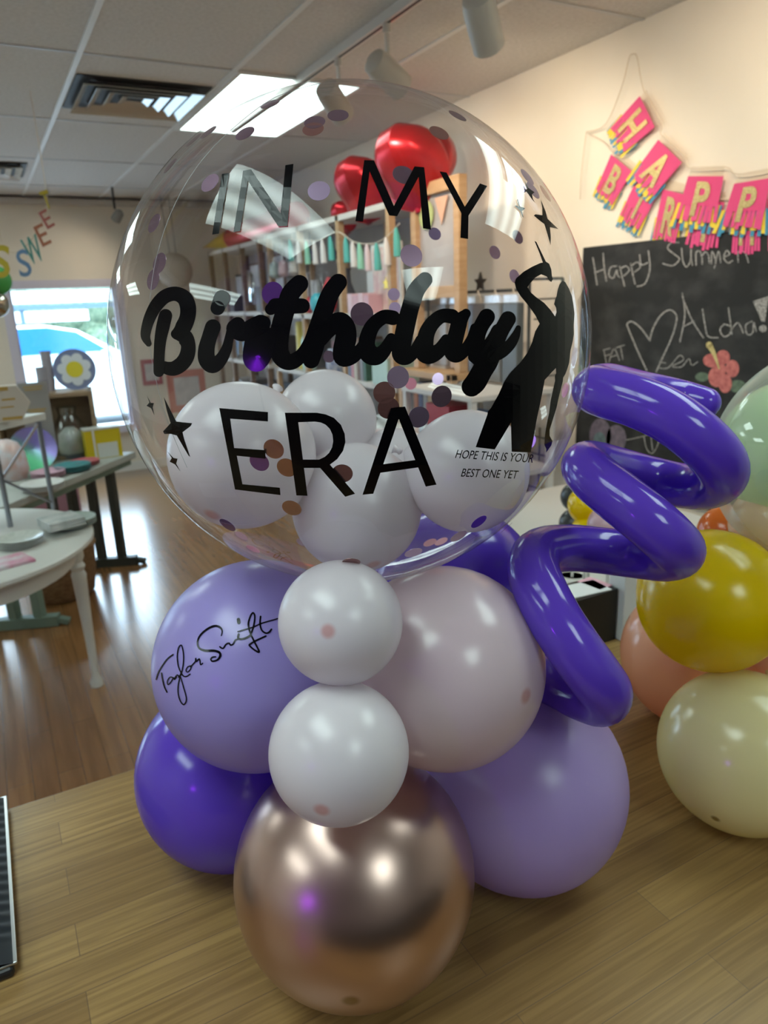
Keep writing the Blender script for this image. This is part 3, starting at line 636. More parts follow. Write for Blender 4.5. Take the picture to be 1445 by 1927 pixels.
# -- purple spiral
SP = [(1326, 758, .985), (1275, 746, .99), (1205, 735, .96), (1150, 728, .90), (1122, 732, .862), (1140, 740, .83), (1195, 755, .808), (1258, 783, .80), (1312, 822, .805), (1350, 862, .825), (1358, 893, .86), (1335, 913, .90), (1290, 915, .935), (1235, 903, .95), (1175, 887, .93), (1125, 875, .885),
      (1102, 876, .845), (1118, 898, .805), (1162, 934, .78), (1215, 976, .772), (1258, 1014, .783), (1276, 1038, .815), (1250, 1048, .855), (1195, 1044, .88), (1130, 1036, .878), (1065, 1031, .85), (1016, 1040, .81), (1003, 1068, .775), (1016, 1110, .752), (1044, 1164, .742), (1082, 1222, .744), (1116, 1268, .757), (1138, 1302, .782), (1128, 1318, .815), (1090, 1308, .855), (1045, 1286, .885), (985, 1262, .90)]
pts = catmull([tuple(PD(*p)) for p in SP], 7)
n_ = len(pts); rad = [.0272 * (1 - .30 * max(0, 1 - i / 22.0)) for i in range(n_)]
t = MB().tube(pts, rad, 28, round_caps=True).build('spiral_balloon', latex('latex_spiral_purple', (.17, .075, .72), (.1, .03, .5), .13, .01), None, True)
tag(t, 'long thin purple balloon curled into a spiral', 'balloon', TG)
MB().lathe([(.004, 0), (.010, .004), (.006, .012), (.010, .02)], pts[-1], pts[-1] - pts[-2], 14).build('knot', MATS['latex_spiral_purple'], t, True)

# ================================================================== YELLOW BOUQUET at the right
YG = 'yellow and peach balloon bouquet at the right edge'
cr_ = (.8172, .5185, 1.0293); balloon('pale cream balloon resting on the counter at the right edge', cr_, .1093, latex('latex_cream', (.90, .80, .42), (.35, .25, .08), .18, .07), spot(1346, 1541, cr_, .1093), YG)
balloon('bright yellow balloon between the purple spiral and the cream balloon', (.8387, .6037, 1.2158), .1000, latex('latex_yellow', (.96, .72, .0), (.6, .4, 0), .2, .05), (.2, -.5, -.2), YG)
balloon('peach balloon low behind the yellow and cream ones', (.9718, .7181, 1.0423), .1223, latex('latex_peach', (.95, .50, .30), (.6, .25, .12), .2, .05), (-.4, .5, -.3), YG)
mc = Vector((1.0306, .5647, 1.3969)); MR = .1652
mb_ = thing('bubble_balloon', 'clear bubble balloon with a mint balloon inside, cut by the right edge', 'balloon', tuple(mc), YG)
MB().lathe([(MR * math.sin(PI * i / 48), -MR * math.cos(PI * i / 48)) for i in range(49)], mc, n=96).build('clear_film', film('bubble_film_frosted', (.96, .97, .95), .35, .06, .10, haze=.45), mb_, True)
MB().lathe([(.004, -.016), (.010, -.010), (.006, -.004), (.012, .006)], mc - Vector((0, 0, MR)), n=20).build('tail', MATS['bubble_film_frosted'], mb_, True)
balloon('mint green balloon inside the clear bubble at the right edge', (1.0042, .6148, 1.4084), .1010, latex('latex_mint', (.70, .90, .58), (.4, .6, .3), .22, .05), (-.3, -.4, .2), YG)
balloon('pale peach balloon inside the clear bubble below the mint one', PD(1448, 985, 1.20), .056, latex('latex_pale_peach', (.96, .66, .44), (.6, .4, .3), .25, .05), (-.5, -.4, -.4), YG)
balloon('small orange balloon between the yellow balloon and the clear bubble', PD(1368, 1004, 1.36), .049, latex('latex_orange', (.82, .20, .03), (.6, .1, 0), .18, .05), (-.6, -.2, .2), YG)
balloon('orange balloon tucked behind the yellow one at the right frame edge', (.985, .545, 1.155), .062, MATS['latex_orange'], (.3, -.6, -.2), YG)

# ================================================================== RIGHT WALL: chalkboard and banner
XW = XR - .012
CB = noisy('chalkboard_slate', (.008, .009, .010), (.045, .047, .049), 3.0, .75, (1, 2.2, 3), 7, lo=.45, hi=.8)
t = thing('chalkboard', 'big black chalkboard with Happy Summer and Aloha chalk writing', 'chalkboard', (XW, 1.9, .76))
y1_ = PX(1098, 466, XW).y; z1_ = PX(1098, 466, XW).z
MB().box((XW - .004, .9, .76), (XR - .001, y1_, z1_)).build('slate', CB, t, bevel=.003)
CHALK = noisy('white_chalk', (.40, .40, .40), (.10, .10, .10), 190, .95, detail=2, lo=.40, hi=.62)
def on_w(u, v): p = PX(u, v, XW - .0055); return p
def chalk(sts, wd, name, M, label=None):
    A_ = Art()
    for st in sts: A_.stroke(st, wd * .75, 5)
    o = A_.mapped(z2(1050, 440, 3.658)).lay(on_w).build(name, M, t)
    if label: o['label'] = label
chalk([[(240, 165), (255, 260), (268, 350)], [(310, 135), (318, 230), (332, 325)], [(252, 268), (318, 243)], [(403, 222), (362, 232), (350, 285), (380, 305), (404, 250), (410, 285), (425, 300)], [(425, 225), (440, 290), (457, 358)], [(425, 245), (465, 222), (490, 250), (455, 288)], [(500, 205), (515, 280), (530, 345)], [(502, 222), (545, 195), (566, 228), (528, 262)], [(562, 145), (572, 212), (615, 200)], [(622, 118), (632, 240), (600, 340), (545, 362)]], 13, 'chalk_writing', CHALK, 'chalk word Happy')
chalk([[(830, 60), (780, 60), (755, 100), (800, 140), (835, 175), (790, 218), (722, 205)], [(850, 100), (860, 190), (885, 228), (912, 180), (915, 100)], [(915, 170), (925, 215)], [(950, 215), (950, 130), (975, 120), (990, 160), (992, 210)], [(992, 150), (1015, 125), (1035, 150), (1040, 200)], [(1055, 205), (1060, 120), (1085, 190), (1075, 235)], [(1085, 190), (1105, 120), (1120, 200)], [(1140, 160), (1180, 140), (1160, 115), (1140, 165), (1170, 200), (1200, 185)], [(1240, 195), (1240, 125), (1285, 130), (1310, 195)]], 13, 'chalk_writing', CHALK, 'chalk word Summer')
chalk([[(315, 800), (332, 890)], [(312, 800), (358, 788)], [(322, 842), (355, 830)], [(350, 885), (385, 790), (422, 872)], [(362, 848), (405, 835)], [(398, 785), (458, 765)], [(430, 775), (446, 865)]], 9, 'chalk_writing', CHALK, 'chalk word EAT')
chalk([[(610, 940), (545, 800), (487, 660), (476, 620), (510, 605), (570, 650), (632, 735)], [(632, 735), (650, 660), (700, 570), (760, 525), (805, 545), (815, 600), (780, 720), (720, 850), (675, 950)]], 14, 'chalk_heart', CHALK)
chalk([[(700, 925), (760, 920), (835, 838), (862, 870), (785, 912), (850, 915), (900, 860), (920, 905), (962, 880)], [(700, 880), (740, 890)]], 9, 'chalk_scribble', CHALK)
chalk([[(855, 410), (872, 560), (838, 745)], [(858, 440), (920, 590), (1000, 715)], [(860, 640), (935, 602)], [(995, 520), (1010, 620), (1032, 705), (1100, 715)], [(1142, 622), (1115, 660), (1140, 706), (1182, 690), (1186, 640), (1145, 622)], [(1172, 510), (1185, 600), (1196, 692)], [(1196, 655), (1238, 612), (1275, 682)], [(1335, 602), (1292, 630), (1302, 692), (1340, 680), (1346, 608), (1364, 672)]], 13, 'chalk_writing', CHALK, 'chalk word Aloha')
A_ = Art().poly([(1340, 465), (1450, 428), (1424, 606), (1402, 606)]).disc(1410, 652, 26).mapped(z2(1050, 440, 3.658)); A_.lay(on_w).build('chalk_writing', CHALK, t)['label'] = 'chalk exclamation mark'
fl = MB()
for i_, (x, y, rx, ry) in enumerate(((1060, 872, 62, 48), (1135, 850, 48, 50), (1200, 928, 46, 60), (1150, 1030, 46, 66), (1090, 985, 56, 70), (1112, 935, 46, 46))):
    q_ = Art().disc(x, y, rx, 24, ry).mapped(z2(1050, 440, 3.658)).lay(lambda u, v: PX(u, v, XW - .0052 - .00025 * i_)); fl.add(q_.v, q_.f)
fl.build('chalk_hibiscus', noisy('pink_chalk', (.52, .17, .16), (.36, .10, .10), 60, .95), t)['label'] = 'pink chalk hibiscus'
for q_ in ((992, 985, 48, 20, 32), (1235, 1050, 60, 20, 44)): Art().disc(*q_).mapped(z2(1050, 440, 3.658)).lay(lambda u, v: PX(u, v, XW - .0048)).build('chalk_leaf', noisy('green_chalk', (.12, .18, .13), (.08, .12, .09), 60, .95), t)
A_ = Art().stroke([(1040, 765, 44), (1075, 830, 26), (1108, 928, 10)], None).mapped(z2(1050, 440, 3.658)); A_.lay(lambda u, v: PX(u, v, XW - .0075)).build('chalk_stamen', noisy('yellow_chalk', (.60, .52, .25), (.42, .36, .16), 60, .95), t)
A_ = Art().disc(290, 1390, 75, 24, 120).disc(400, 1410, 70, 24, 95).mapped(z2(1050, 440, 3.658)); A_.lay(lambda u, v: PX(u, v, XW - .005)).build('chalk_drawing', noisy('lilac_chalk', (.17, .14, .19), (.10, .09, .12), 40, .95), t)
A_ = Art().disc(285, 1420, 42, 20, 55).mapped(z2(1050, 440, 3.658)); A_.lay(on_w).build('chalk_drawing', noisy('teal_chalk', (.13, .20, .22), (.09, .13, .15), 40, .95), t)
chalk([[(470, 1420), (560, 1400), (620, 1385), (700, 1380)], [(590, 1390), (610, 1480), (650, 1510), (690, 1440), (690, 1380)], [(640, 1400), (650, 1490)]], 9, 'chalk_scribble', CHALK)

# banner of fringed pennants, two strings
PINK = flat('pennant_pink', (.66, .055, .20), .6); GOLD = noisy('gold_glitter', (.50, .33, .10), (.85, .66, .33), 420, .28, detail=1, metal=.75)
FR = [flat('fringe_pink', (.66, .06, .22), .6), flat('fringe_yellow', (.72, .55, .04), .6), flat('fringe_blue', (.04, .25, .42), .6)]
STR = flat('banner_string', (.62, .53, .42), .8)
def wall_pt(p, off): return PX(1050 + p[0] / 3.658, 80 + p[1] / 3.658, XR - off)
def banner(label, cards, strings, off0):
    t = thing('banner', label, 'banner', tuple(wall_pt(cards[0][1][0], off0)), 'pink fringed letter banners on the right wall')
    for ch, q, in cards:
        TL, TRr, BR, BL = [Vector(p) for p in q]
        def bil(x, y, o): # x right 0..1, y down 0..1
            p = TL * (1 - x) * (1 - y) + TRr * x * (1 - y) + BR * x * y + BL * (1 - x) * y
            return wall_pt(p, off0 + o)
        m_ = MB().add([bil(x, y, .0085 + .002 * math.sin(x * 4)) for y in (0, .25, .45, .66) for x in (0, .25, .5, .75, 1)], [(r * 5 + c, r * 5 + c + 1, r * 5 + c + 6, r * 5 + c + 5) for r in range(3) for c in range(4)])
        pn_ = m_.build('pennant', PINK, t); sd = pn_.modifiers.new('thick', 'SOLIDIFY'); sd.thickness = .0012; sd.offset = 0
        MB().add([bil(0.02, -.22, .003), bil(.98, -.22, .003), bil(.98, 0.02, .003), bil(.02, .02, .003)], [(0, 1, 2, 3)]).build('vellum_flap', film('vellum', (.93, .88, .80), .3, .4, .10), pn_)
        for ci in range(3):
            f_ = MB()
            for k in range(9):
                x = (k + .5) / 9 + random.uniform(-.02, .02); L = (1.02, 1.12, 1.2)[ci] + random.uniform(-.05, .07); dx = random.uniform(-.09, .09) * (.35 if ci == 0 else 1); w_ = .045; oo = (.0078, .003, .0012)[ci] + random.uniform(0, .0012)
                if ci == 1: x = x * 1.15 - .1
                if ci == 2: x = x * 1.2 - .08
                w_ = .047 if ci == 0 else w_
                f_.add([bil(x - w_, .62, oo), bil(x + w_, .62, oo), bil(x + w_ + dx, L, oo + .003), bil(x - w_ + dx, L, oo + .003)], [(0, 1, 2, 3)])
            f_.build('fringe', FR[ci], pn_)
        g_, wd = glyphs(ch, .03); kx = min(.62, wd * .62); A_ = Art()
        for f in g_: A_.tri.append([Vector((.5 + (p[0] / wd - .5) * kx, .9 - p[1] * .78)) for p in f])
        A_.lay(lambda x, y: bil(x, y, .0130), .12).build('letter', GOLD, pn_)
    for s_ in strings:
        MB().tube([wall_pt(p, off0 + .003) for p in [tuple(c[:2]) for c in catmull(s_, 4)]], .0022, 6).build('string', STR, t, True)
banner('lower pink fringed letter banner starting with B, partly behind the upper one', [('B', [(365, 770), (512, 890), (375, 1110), (262, 1015)]), ('I', [(545, 930), (690, 1040), (560, 1280), (425, 1195)]), ('R', [(722, 1010), (885, 1050), (808, 1385), (655, 1325)]), ('T', [(945, 1085), (1145, 1100), (1090, 1420), (880, 1390)]), ('H', [(1215, 1110), (1400, 1090), (1390, 1430), (1195, 1430)]), ('D', [(1440, 1080), (1630, 1020), (1640, 1400), (1440, 1420)])],
       [[(195, 620), (320, 690), (380, 760), (530, 880), (700, 1000), (880, 1030), (1150, 1080), (1445, 1060), (1630, 1010)]], .008)
banner('upper pink fringed letter banner spelling HAPPY in gold glitter', [('H', [(562, 368), (666, 582), (462, 752), (368, 585)]), ('A', [(690, 668), (852, 826), (655, 1060), (510, 915)]), ('P', [(895, 920), (1140, 920), (1080, 1240), (815, 1215)]), ('P', [(1212, 972), (1462, 932), (1405, 1270), (1120, 1265)]), ('Y', [(1530, 900), (1780, 800), (1790, 1140), (1510, 1220)])],
       [[(195, 615), (330, 560), (440, 300), (490, 105), (515, 80), (545, 105), (590, 330), (710, 560), (712, 640), (868, 790), (910, 866), (1155, 858), (1230, 905), (1445, 875), (1560, 820), (1790, 730)], [(195, 620), (178, 750), (160, 920), (152, 1080)]], .022)

# ================================================================== BEHIND THE COUNTER, right
WT = thing('display_table', 'white display table behind the counter at right', 'table', (1.75, 1.85, 0))
MB().box((1.25, 1.35, .75), (2.35, 2.45, .78)).build('tabletop', WHITE, WT, bevel=.004)
for x, y in ((1.3, 1.4), (2.3, 1.4), (1.3, 2.4), (2.3, 2.4)): MB().box((x - .025, y - .025, 0), (x + .025, y + .025, .75)).build('leg', WHITE, WT)
# black box with cards on the counter
t = MB().box((.74, 1.00, ZT), (1.085, 1.08, 1.038)).build('black_box', flat('black_card', (.006, .006, .007), .5), None, bevel=.002)
tag(t, 'small black box behind the purple spiral at the far counter edge', 'box')
bz = 1.0385
for i, (x, y, an, c, lb) in enumerate(((.98, 1.04, -.1, (.78, .82, .84), 'white card lying on the small black box'), (1.062, 1.045, .1, (.80, .45, .56), 'pink card lying on the small black box'))):
    ax = Vector((math.cos(an), math.sin(an), 0)); ay = Vector((-ax.y, ax.x, 0))
    o = MB().obox((x, y, bz + .001), ax * (.09 if i == 0 else .02), ay * .030, (0, 0, .001)).build('greeting_card', flat('card_%d' % i, c, .5)); tag(o, lb, 'card', 'cards on the black box')
o = MB().box((1.088, .985, ZT), (1.128, 1.03, 1.075)).build('sign_edge', flat('sign_white', (.66, .72, .76), .4), None, bevel=.002)
o.name = 'sign_stand'; tag(o, 'narrow white sign stand beside the black box', 'sign stand')
# other balloons on the white table
def at_table(u, v, y): p = PY(u, v, y); return p
OG = 'balloon column pieces on the white display table'
c = PD(1105, 950, 2.0); stick(balloon('round yellow balloon seen between the purple spiral turns', c, .052, MATS['latex_yellow'], (0, 0, 1), OG), c, .052, .78)
c = PD(1110, 1000, 2.0); stick(balloon('second yellow balloon directly below the round yellow one', c, .05, MATS['latex_yellow'], (0, 0, 1), OG), c, .05, .78)
GREYL = latex('latex_charcoal', (.05, .052, .056), (.03, .03, .03), .3, .05)
c = PD(1083, 935, 2.25); stick(balloon('upper charcoal balloon left of the yellow ones', c, .045, GREYL, (0, 0, 1), OG), c, .045, .78)
c = PD(1080, 985, 2.25); stick(balloon('lower charcoal balloon left of the yellow ones', c, .045, GREYL, (0, 0, 1), OG), c, .045, .78)
c = PD(1148, 990, 1.95); stick(balloon('pale pink balloon with a butterfly right of the yellow ones', c, .058, latex('latex_rose_pale', (.74, .50, .60), (.6, .4, .5), .3, .02), (0, 0, 1), OG), c, .058, .78)
# wire grid panel
t = thing('wire_grid', 'black wire grid panel leaning by the right wall below the bubble', 'grid panel', (2.42, 2.9, .2))
g_ = MB(); 
for k in range(6): y = 2.72 + k * .09; g_.cyl((2.42, y, .0), (2.42, y, .98), .006, n=6)
for k in range(11): z = .03 + k * .09; g_.cyl((2.42, 2.70, z), (2.42, 3.2, z), .005, n=6)
g_.build('wires', BLACKP, t)

# ================================================================== RIGHT WALL SHELVING (seen through the bubble)
def shelf_unit(name, label, y0, y1, x0, x1, zs_, posts, M1, M2, thick=.035, back=None):
    t = thing(name, label, 'shelf', ((x0 + x1) / 2, (y0 + y1) / 2, 0))
    for z in zs_: MB().box((x0, y0, z), (x1, y1, z + thick)).build('shelf_board', M2, t, bevel=.003)
    for y in posts:
        for x in (x0, x1 - .04): MB().box((x, y - .02, 0), (x + .04, y + .02, max(zs_) + thick)).build('post', M1, t)
    if back: MB().box((x1 - .004, y0, .1), (x1, y1, max(zs_))).build('back_panel', back, t)
    return t
shelf_unit('shelving_unit', 'pine shelving unit with red heart balloons on top along the right wall', 3.72, 5.75, 2.10, 2.49, (.15, .62, 1.10, 1.52, 2.12), (3.76, 4.42, 5.08, 5.71), PINE, mat('shelf_white', (.62, .58, .52), .5), back=noisy('shelf_back', (.30, .27, .25), (.36, .33, .30), 3, .7))
shelf_unit('shelving_unit', 'brown shelving unit in the far right corner with framed prints', 5.85, 7.35, 2.08, 2.48, (.15, .62, 1.11, 1.54, 2.10), (5.89, 6.35, 6.85, 7.31), BROWNW, mat('shelf_white', (.62, .58, .52), .5), back=noisy('shelf_back_pale', (.48, .46, .45), (.54, .52, .50), 3, .7))
shelf_unit('bookcase', 'low pine bookcase of small boxes behind the letter A', 3.08, 3.62, 2.06, 2.46, (.1, .5, .86, 1.22), (3.10, 3.60), PINE, PINE)
# framed wooden display
t = thing('wooden_display', 'tall light wooden frame standing on the shelf behind the letters MY', 'display', (2.15, 3.33, 1.255))
f0, f1, z0, z1 = 3.10, 3.56, 1.66, 2.20; X = 2.13
f = MB(); f.box((X, f0, 1.255), (X + .05, f0 + .05, z1)); f.box((X, f1 - .05, 1.255), (X + .05, f1, z1)); f.box((X, f0 + .05, z1 - .06), (X + .05, f1 - .05, z1)); f.box((X, f0 + .05, z0 - .03), (X + .05, f1 - .05, z0 + .03))
f.build('frame_bars', PINE, t, bevel=.003)
MB().box((X + .03, f0 + .05, z0), (X + .034, f1 - .05, z1 - .06)).build('grey_panel', noisy('grey_board', (.36, .35, .35), (.44, .42, .42), 5, .6), t)
b_ = MB().lathe([(.001, 0), (.07, .001), (.07, .004), (.001, .005)], (X + .022, 3.43, 2.05), (-1, 0, 0), 24).build('paper_disc', flat('lime_paper', (.42, .5, .2), .6), t)
MB().prism([(X + .016, 3.22, 2.12), (X + .016, 3.34, 2.12), (X + .016, 3.28, 1.99)], (.004, 0, 0)).build('paper_flag', flat('peach_paper', (.66, .40, .28), .6), t)

# red foil hearts on top of the shelf
FOIL = mat('red_foil', (.50, .012, .022), .26, .6); 
def heart(label, c, R, tilt, group='red foil heart balloons on the shelf'):
    """puffed foil heart: inflated heart outline"""
    N, Mr = 48, 9; vs = []; fs = []; c = Vector(c)
    ex = Vector((math.cos(tilt), math.sin(tilt), 0)); ez = Vector((0, 0, 1)); en = ex.cross(ez)
    def outl(a): x = 16 * math.sin(a) ** 3 / 17.0; y = (13 * math.cos(a) - 5 * math.cos(2 * a) - 2 * math.cos(3 * a) - math.cos(4 * a)) / 17.0; return x, y + .12
    for sgn in (1, -1):
        for j in range(Mr + 1):
            k = j / Mr
            for i in range(N):
                x, y = outl(2 * PI * i / N); dep = .80 * math.sqrt(max(0, 1 - k ** 2.2))
                wr = 1 + .03 * math.sin(i * 7) * (k > .8)
                vs.append(c + (ex * x * k * wr + ez * y * k * wr) * R + en * dep * R * sgn * (1 - .25 * max(0, y * k) * 0))
    for sgn in range(2):
        o_ = sgn * (Mr + 1) * N
        for j in range(Mr):
            for i in range(N):
                q = (o_ + j * N + i, o_ + j * N + (i + 1) % N, o_ + (j + 1) * N + (i + 1) % N, o_ + (j + 1) * N + i); fs.append(q if sgn else q[::-1])
    t = thing('foil_balloon', label, 'foil balloon', (c.x, c.y, c.z - R), group)
    MB().add(vs, fs).build('foil_body', FOIL, t, True)
    MB().tube([c - ez * R * .72, c - ez * R * .85 + en * .01], [.012, .02], 8).build('foil_tail', FOIL, t)
p = PX(783, 318, 2.14); heart('larger red foil heart balloon above the letters MY', p, .25, .45)
p = PX(690, 358, 2.25); heart('smaller red foil heart balloon left of the larger one', p, .23, .45)
p = PX(652, 408, 2.28); heart('red foil heart balloon lowest and farthest behind the shelf post', p, .12, .45)
# pointed rainbow foil
p0, p1 = PX(382, 466, 2.05), PX(560, 408, 2.25)
t = thing('foil_balloon', 'pointed yellow and red foil balloon lying on top of the far shelf', 'foil balloon', tuple((p0 + p1) / 2))
def leaf(k0, k1, M, name):
    m_ = MB(); prof = []
    d = p1 - p0
    pts = [p0 + d * (k0 + (k1 - k0) * i / 10) for i in range(11)]; rr = [max(.004, .11 * math.sin(PI * min(.5, (k0 + (k1 - k0) * i / 10) * .75)) ) for i in range(11)]
    m_.tube(pts, rr, 16).build(name, M, t, True)
leaf(0, .36, mat('yellow_foil', (.62, .42, .02), .3, .5), 'yellow_tip'); leaf(.34, 1, FOIL, 'red_body')
# hanging garland of tassels below the top shelf
t = thing('tassel_garland', 'garland of teal, mint and white tassels hanging under the top shelf', 'garland', tuple(PX(640, 440, 2.09)))
line = [(528, 447), (560, 452), (600, 452), (634, 436), (665, 455), (700, 459), (728, 445), (752, 420)]
lp = catmull([tuple(PX(u, v, 2.085)) for u, v in line], 4); MB().tube(lp, .003, 5).build('string', STR, t)
TC = [flat('tassel_teal', (.07, .42, .38), .6), flat('tassel_white', (.70, .66, .64), .6), flat('tassel_mint', (.25, .58, .42), .6), flat('tassel_pink', (.66, .52, .55), .6)]
for k, (u, v) in enumerate([(545, 450), (560, 453), (576, 454), (591, 453), (606, 450), (621, 444), (650, 446), (663, 454), (676, 457), (690, 459), (708, 457), (726, 446), (745, 428)]):
    p = PX(u, v, 2.085); c = (0, 1, 2, 1, 1, 0, 0, 1, 2, 3, 0, 1, 0)[k]
    MB().tube([p, p - Vector((0, 0, .02)), p - Vector((0, .005, .05)), p - Vector((0, .01, .15))], [.006, .012, .018, .022], 10).build('tassel', TC[c], t, True)

# goods on the shelves ------------------------------------------------
def box_item(label, c, sx, sy, sz, M, name='gift_box', cat='box', group=None, lid=None):
    x, y, z = c; o = MB().box((x - sx / 2, y - sy / 2, z), (x + sx / 2, y + sy / 2, z + sz)).build(name, M, None, bevel=.003); tag(o, label, cat, group)
    if lid: MB().box((x - sx / 2 - .003, y - sy / 2 - .003, z + sz * .8), (x + sx / 2 + .003, y + sy / 2 + .003, z + sz + .003)).build('lid', lid, o)
    return o
def vase(label, c, prof, M, name='vase', cat='vase', group=None):
    o = MB().lathe(prof, c, n=24).build(name, M, None, True); return tag(o, label, cat, group)
def picture(label, c, w_, h_, M, MF, lean=.05, name='framed_print', group=None, art=None):
    x, y, z = c; t = thing(name, label, 'picture', (x, y, z), group)
    MB().box((x, y - w_ / 2, z), (x + .02, y + w_ / 2, z + h_)).build('frame', MF, t, bevel=.002)
    MB().box((x - .002, y - w_ / 2 + .02, z + .02), (x + .001, y + w_ / 2 - .02, z + h_ - .02)).build('print', M, t)
    return t
S2 = 1.555; S1 = 1.135; S3 = 1.575; S4 = 1.145
PRINT = noisy('pink_print', (.66, .40, .40), (.80, .66, .58), 22, .5)
t = picture('white canvas with pink glitter pattern and gold star behind the letters', (2.2, 3.98, S2), .36, .40, PRINT, WHITE)
A_ = Art(); A_.poly([(math.cos(PI / 2 + k * PI / 5) * (.045 if k % 2 == 0 else .02), math.sin(PI / 2 + k * PI / 5) * (.045 if k % 2 == 0 else .02)) for k in range(10)])
A_.lay(lambda x, y: Vector((2.194, 3.97 + x, S2 + .17 + y))).build('gold_star', mat('gold_foil', (.9, .6, .1), .25, .9), t)
box_item('flat white box behind the pink packets', (2.38, 4.32, S2), .16, .2, .26, WHITE)
for k in range(4): box_item('pink striped packet, %s in the row under the canvas' % ('first', 'second', 'third', 'last')[k], (2.16, 4.06 + k * .075, S2), .12, .068, .11 + .012 * (k % 2), flat('packet_pink_%d' % (k % 2), ((.62, .36, .42), (.72, .5, .54))[k % 2], .5), 'packet', 'packet', 'pink packets on the shelf')
vase('tall dark vase beside the white box on the middle shelf', (2.25, 4.62, S2), [(.03, 0), (.05, .02), (.06, .12), (.03, .2), (.025, .27), (.035, .29)], flat('vase_dark', (.05, .05, .07), .2))
vase('short grey vase left of the tall dark vase', (2.22, 4.78, S2), [(.04, 0), (.06, .04), (.06, .12), (.04, .17), (.045, .18)], flat('vase_grey', (.3, .3, .32), .3))
vase('glass bell jar under the tassel garland', (2.24, 5.0, S2), [(.07, 0), (.075, .01), (.075, .2), (.05, .27), (.012, .3), (.015, .32)], CLEAR, 'bell_jar', 'jar')
vase('round turquoise ornament next to the red one', (2.16, 4.93, S2), [(.02, 0), (.05, .03), (.06, .07), (.05, .11), (.02, .14)], flat('ornament_teal', (.05, .45, .55), .2), 'ornament', 'ornament')
vase('red ornament left of the letter h', (2.16, 4.72, S2), [(.02, 0), (.05, .04), (.055, .12), (.03, .2), (.01, .24)], flat('ornament_red', (.6, .03, .05), .25), 'ornament', 'ornament')
vase('red ornament right beside the turquoise one', (2.15, 5.08, S2), [(.02, 0), (.045, .03), (.05, .06), (.03, .1), (.01, .12)], MATS['ornament_red'], 'ornament', 'ornament')
for k in range(2): vase('hanging navy bauble, %s one under the garland' % ('left', 'right')[k], tuple(PX((585, 628)[k], 492, 2.2)), [(.005, 0), (.03, .02), (.035, .045), (.02, .07), (.004, .09), (.003, .30)], flat('bauble_navy', (.03, .04, .12), .25), 'bauble', 'bauble', 'navy baubles under the top shelf')
# lower row of the pine unit
vase('tall pale green bottle with a yellow cap behind the letters', (2.18, 5.2, S1), [(.05, 0), (.055, .02), (.055, .22), (.03, .28), (.02, .34)], flat('bottle_mint', (.5, .72, .66), .25), 'bottle', 'bottle')
vase('yellow pot left of the green bottle', (2.2, 5.34, S1), [(.05, 0), (.06, .06), (.055, .34), (.05, .36)], flat('pot_yellow', (.62, .5, .08), .4), 'pot', 'pot')
vase('blue and white patterned jar on the lower shelf', (2.18, 4.72, S1), [(.04, 0), (.07, .04), (.07, .12), (.05, .16), (.05, .18)], noisy('blue_white_glaze', (.08, .15, .4), (.7, .72, .75), 25, .25), 'jar', 'jar')
for k in range(6): box_item('book with %s spine standing on the lower pine shelf' % ('dark green', 'grey', 'brown', 'cream', 'rose', 'slate blue')[k], (2.2, 4.14 + k * .045, S1), .18, .036, .24 + .015 * (k % 3), flat('spine_%d' % k, ((.04, .12, .08), (.25, .25, .27), (.18, .1, .06), (.6, .55, .45), (.55, .25, .3), (.15, .2, .3))[k], .5), 'book', 'book', 'books on the lower pine shelf')
box_item('mint green gift box at the right end of the lower pine shelf', (2.2, 3.9, S1), .22, .2, .2, flat('gift_mint', (.45, .62, .55), .5), lid=WHITE)
box_item('pink gift box on the bottom pine shelf', (2.22, 4.3, .655), .24, .24, .2, flat('gift_pink', (.66, .4, .45), .5), lid=WHITE)
box_item('cream storage box on the bottom pine shelf', (2.22, 4.75, .655), .24, .3, .26, flat('gift_cream', (.6, .55, .45), .5), lid=WHITE)
for k, (y, h_, c) in enumerate(((5.28, .24, (.66, .62, .58)), (5.46, .30, (.55, .50, .52)), (5.60, .2, (.34, .42, .48)))):
    box_item('%s card leaning at the far end of the middle pine shelf' % ('cream', 'greyish pink', 'slate blue')[k], (2.3, y, S2), .02, .13, h_, flat('card_lean_%d' % k, c, .5), 'greeting_card', 'card')
for k, (y, c, nm) in enumerate(((4.52, (.60, .52, .40), 'tan'), (4.86, (.45, .25, .28), 'rose'), (5.35, (.2, .22, .25), 'slate'))):
    box_item('%s paper wrapped parcel on the lower pine shelf' % nm, (2.33, y, S1), .15, .16, .22, flat('parcel_%d' % k, c, .6), 'parcel', 'parcel')
for k, y in enumerate((5.2, 5.42, 5.62)):
    p = Vector((2.11, y, 2.12)); tt = thing('clear_bag', 'clear bag of pale favours hanging under the top pine shelf, %s from the far end' % ('third', 'second', 'first')[k], 'bag', tuple(p - Vector((0, 0, .3))), 'clear bags under the top pine shelf')
    MB().lathe([(.03, -.30), (.055, -.28), (.05, -.16), (.012, -.08), (.02, -.06)], p, n=16).build('bag_film', CLEAR, tt, True); MB().lathe([(.02, -.295), (.045, -.27), (.035, -.19), (.005, -.17)], p, n=14).build('filling', flat('favour_%d' % k, ((.6, .55, .5), (.6, .4, .42), (.45, .55, .52))[k], .6), tt, True); MB().cyl(p, p - Vector((0, 0, .08)), .003, n=6).build('cord', STR, tt)
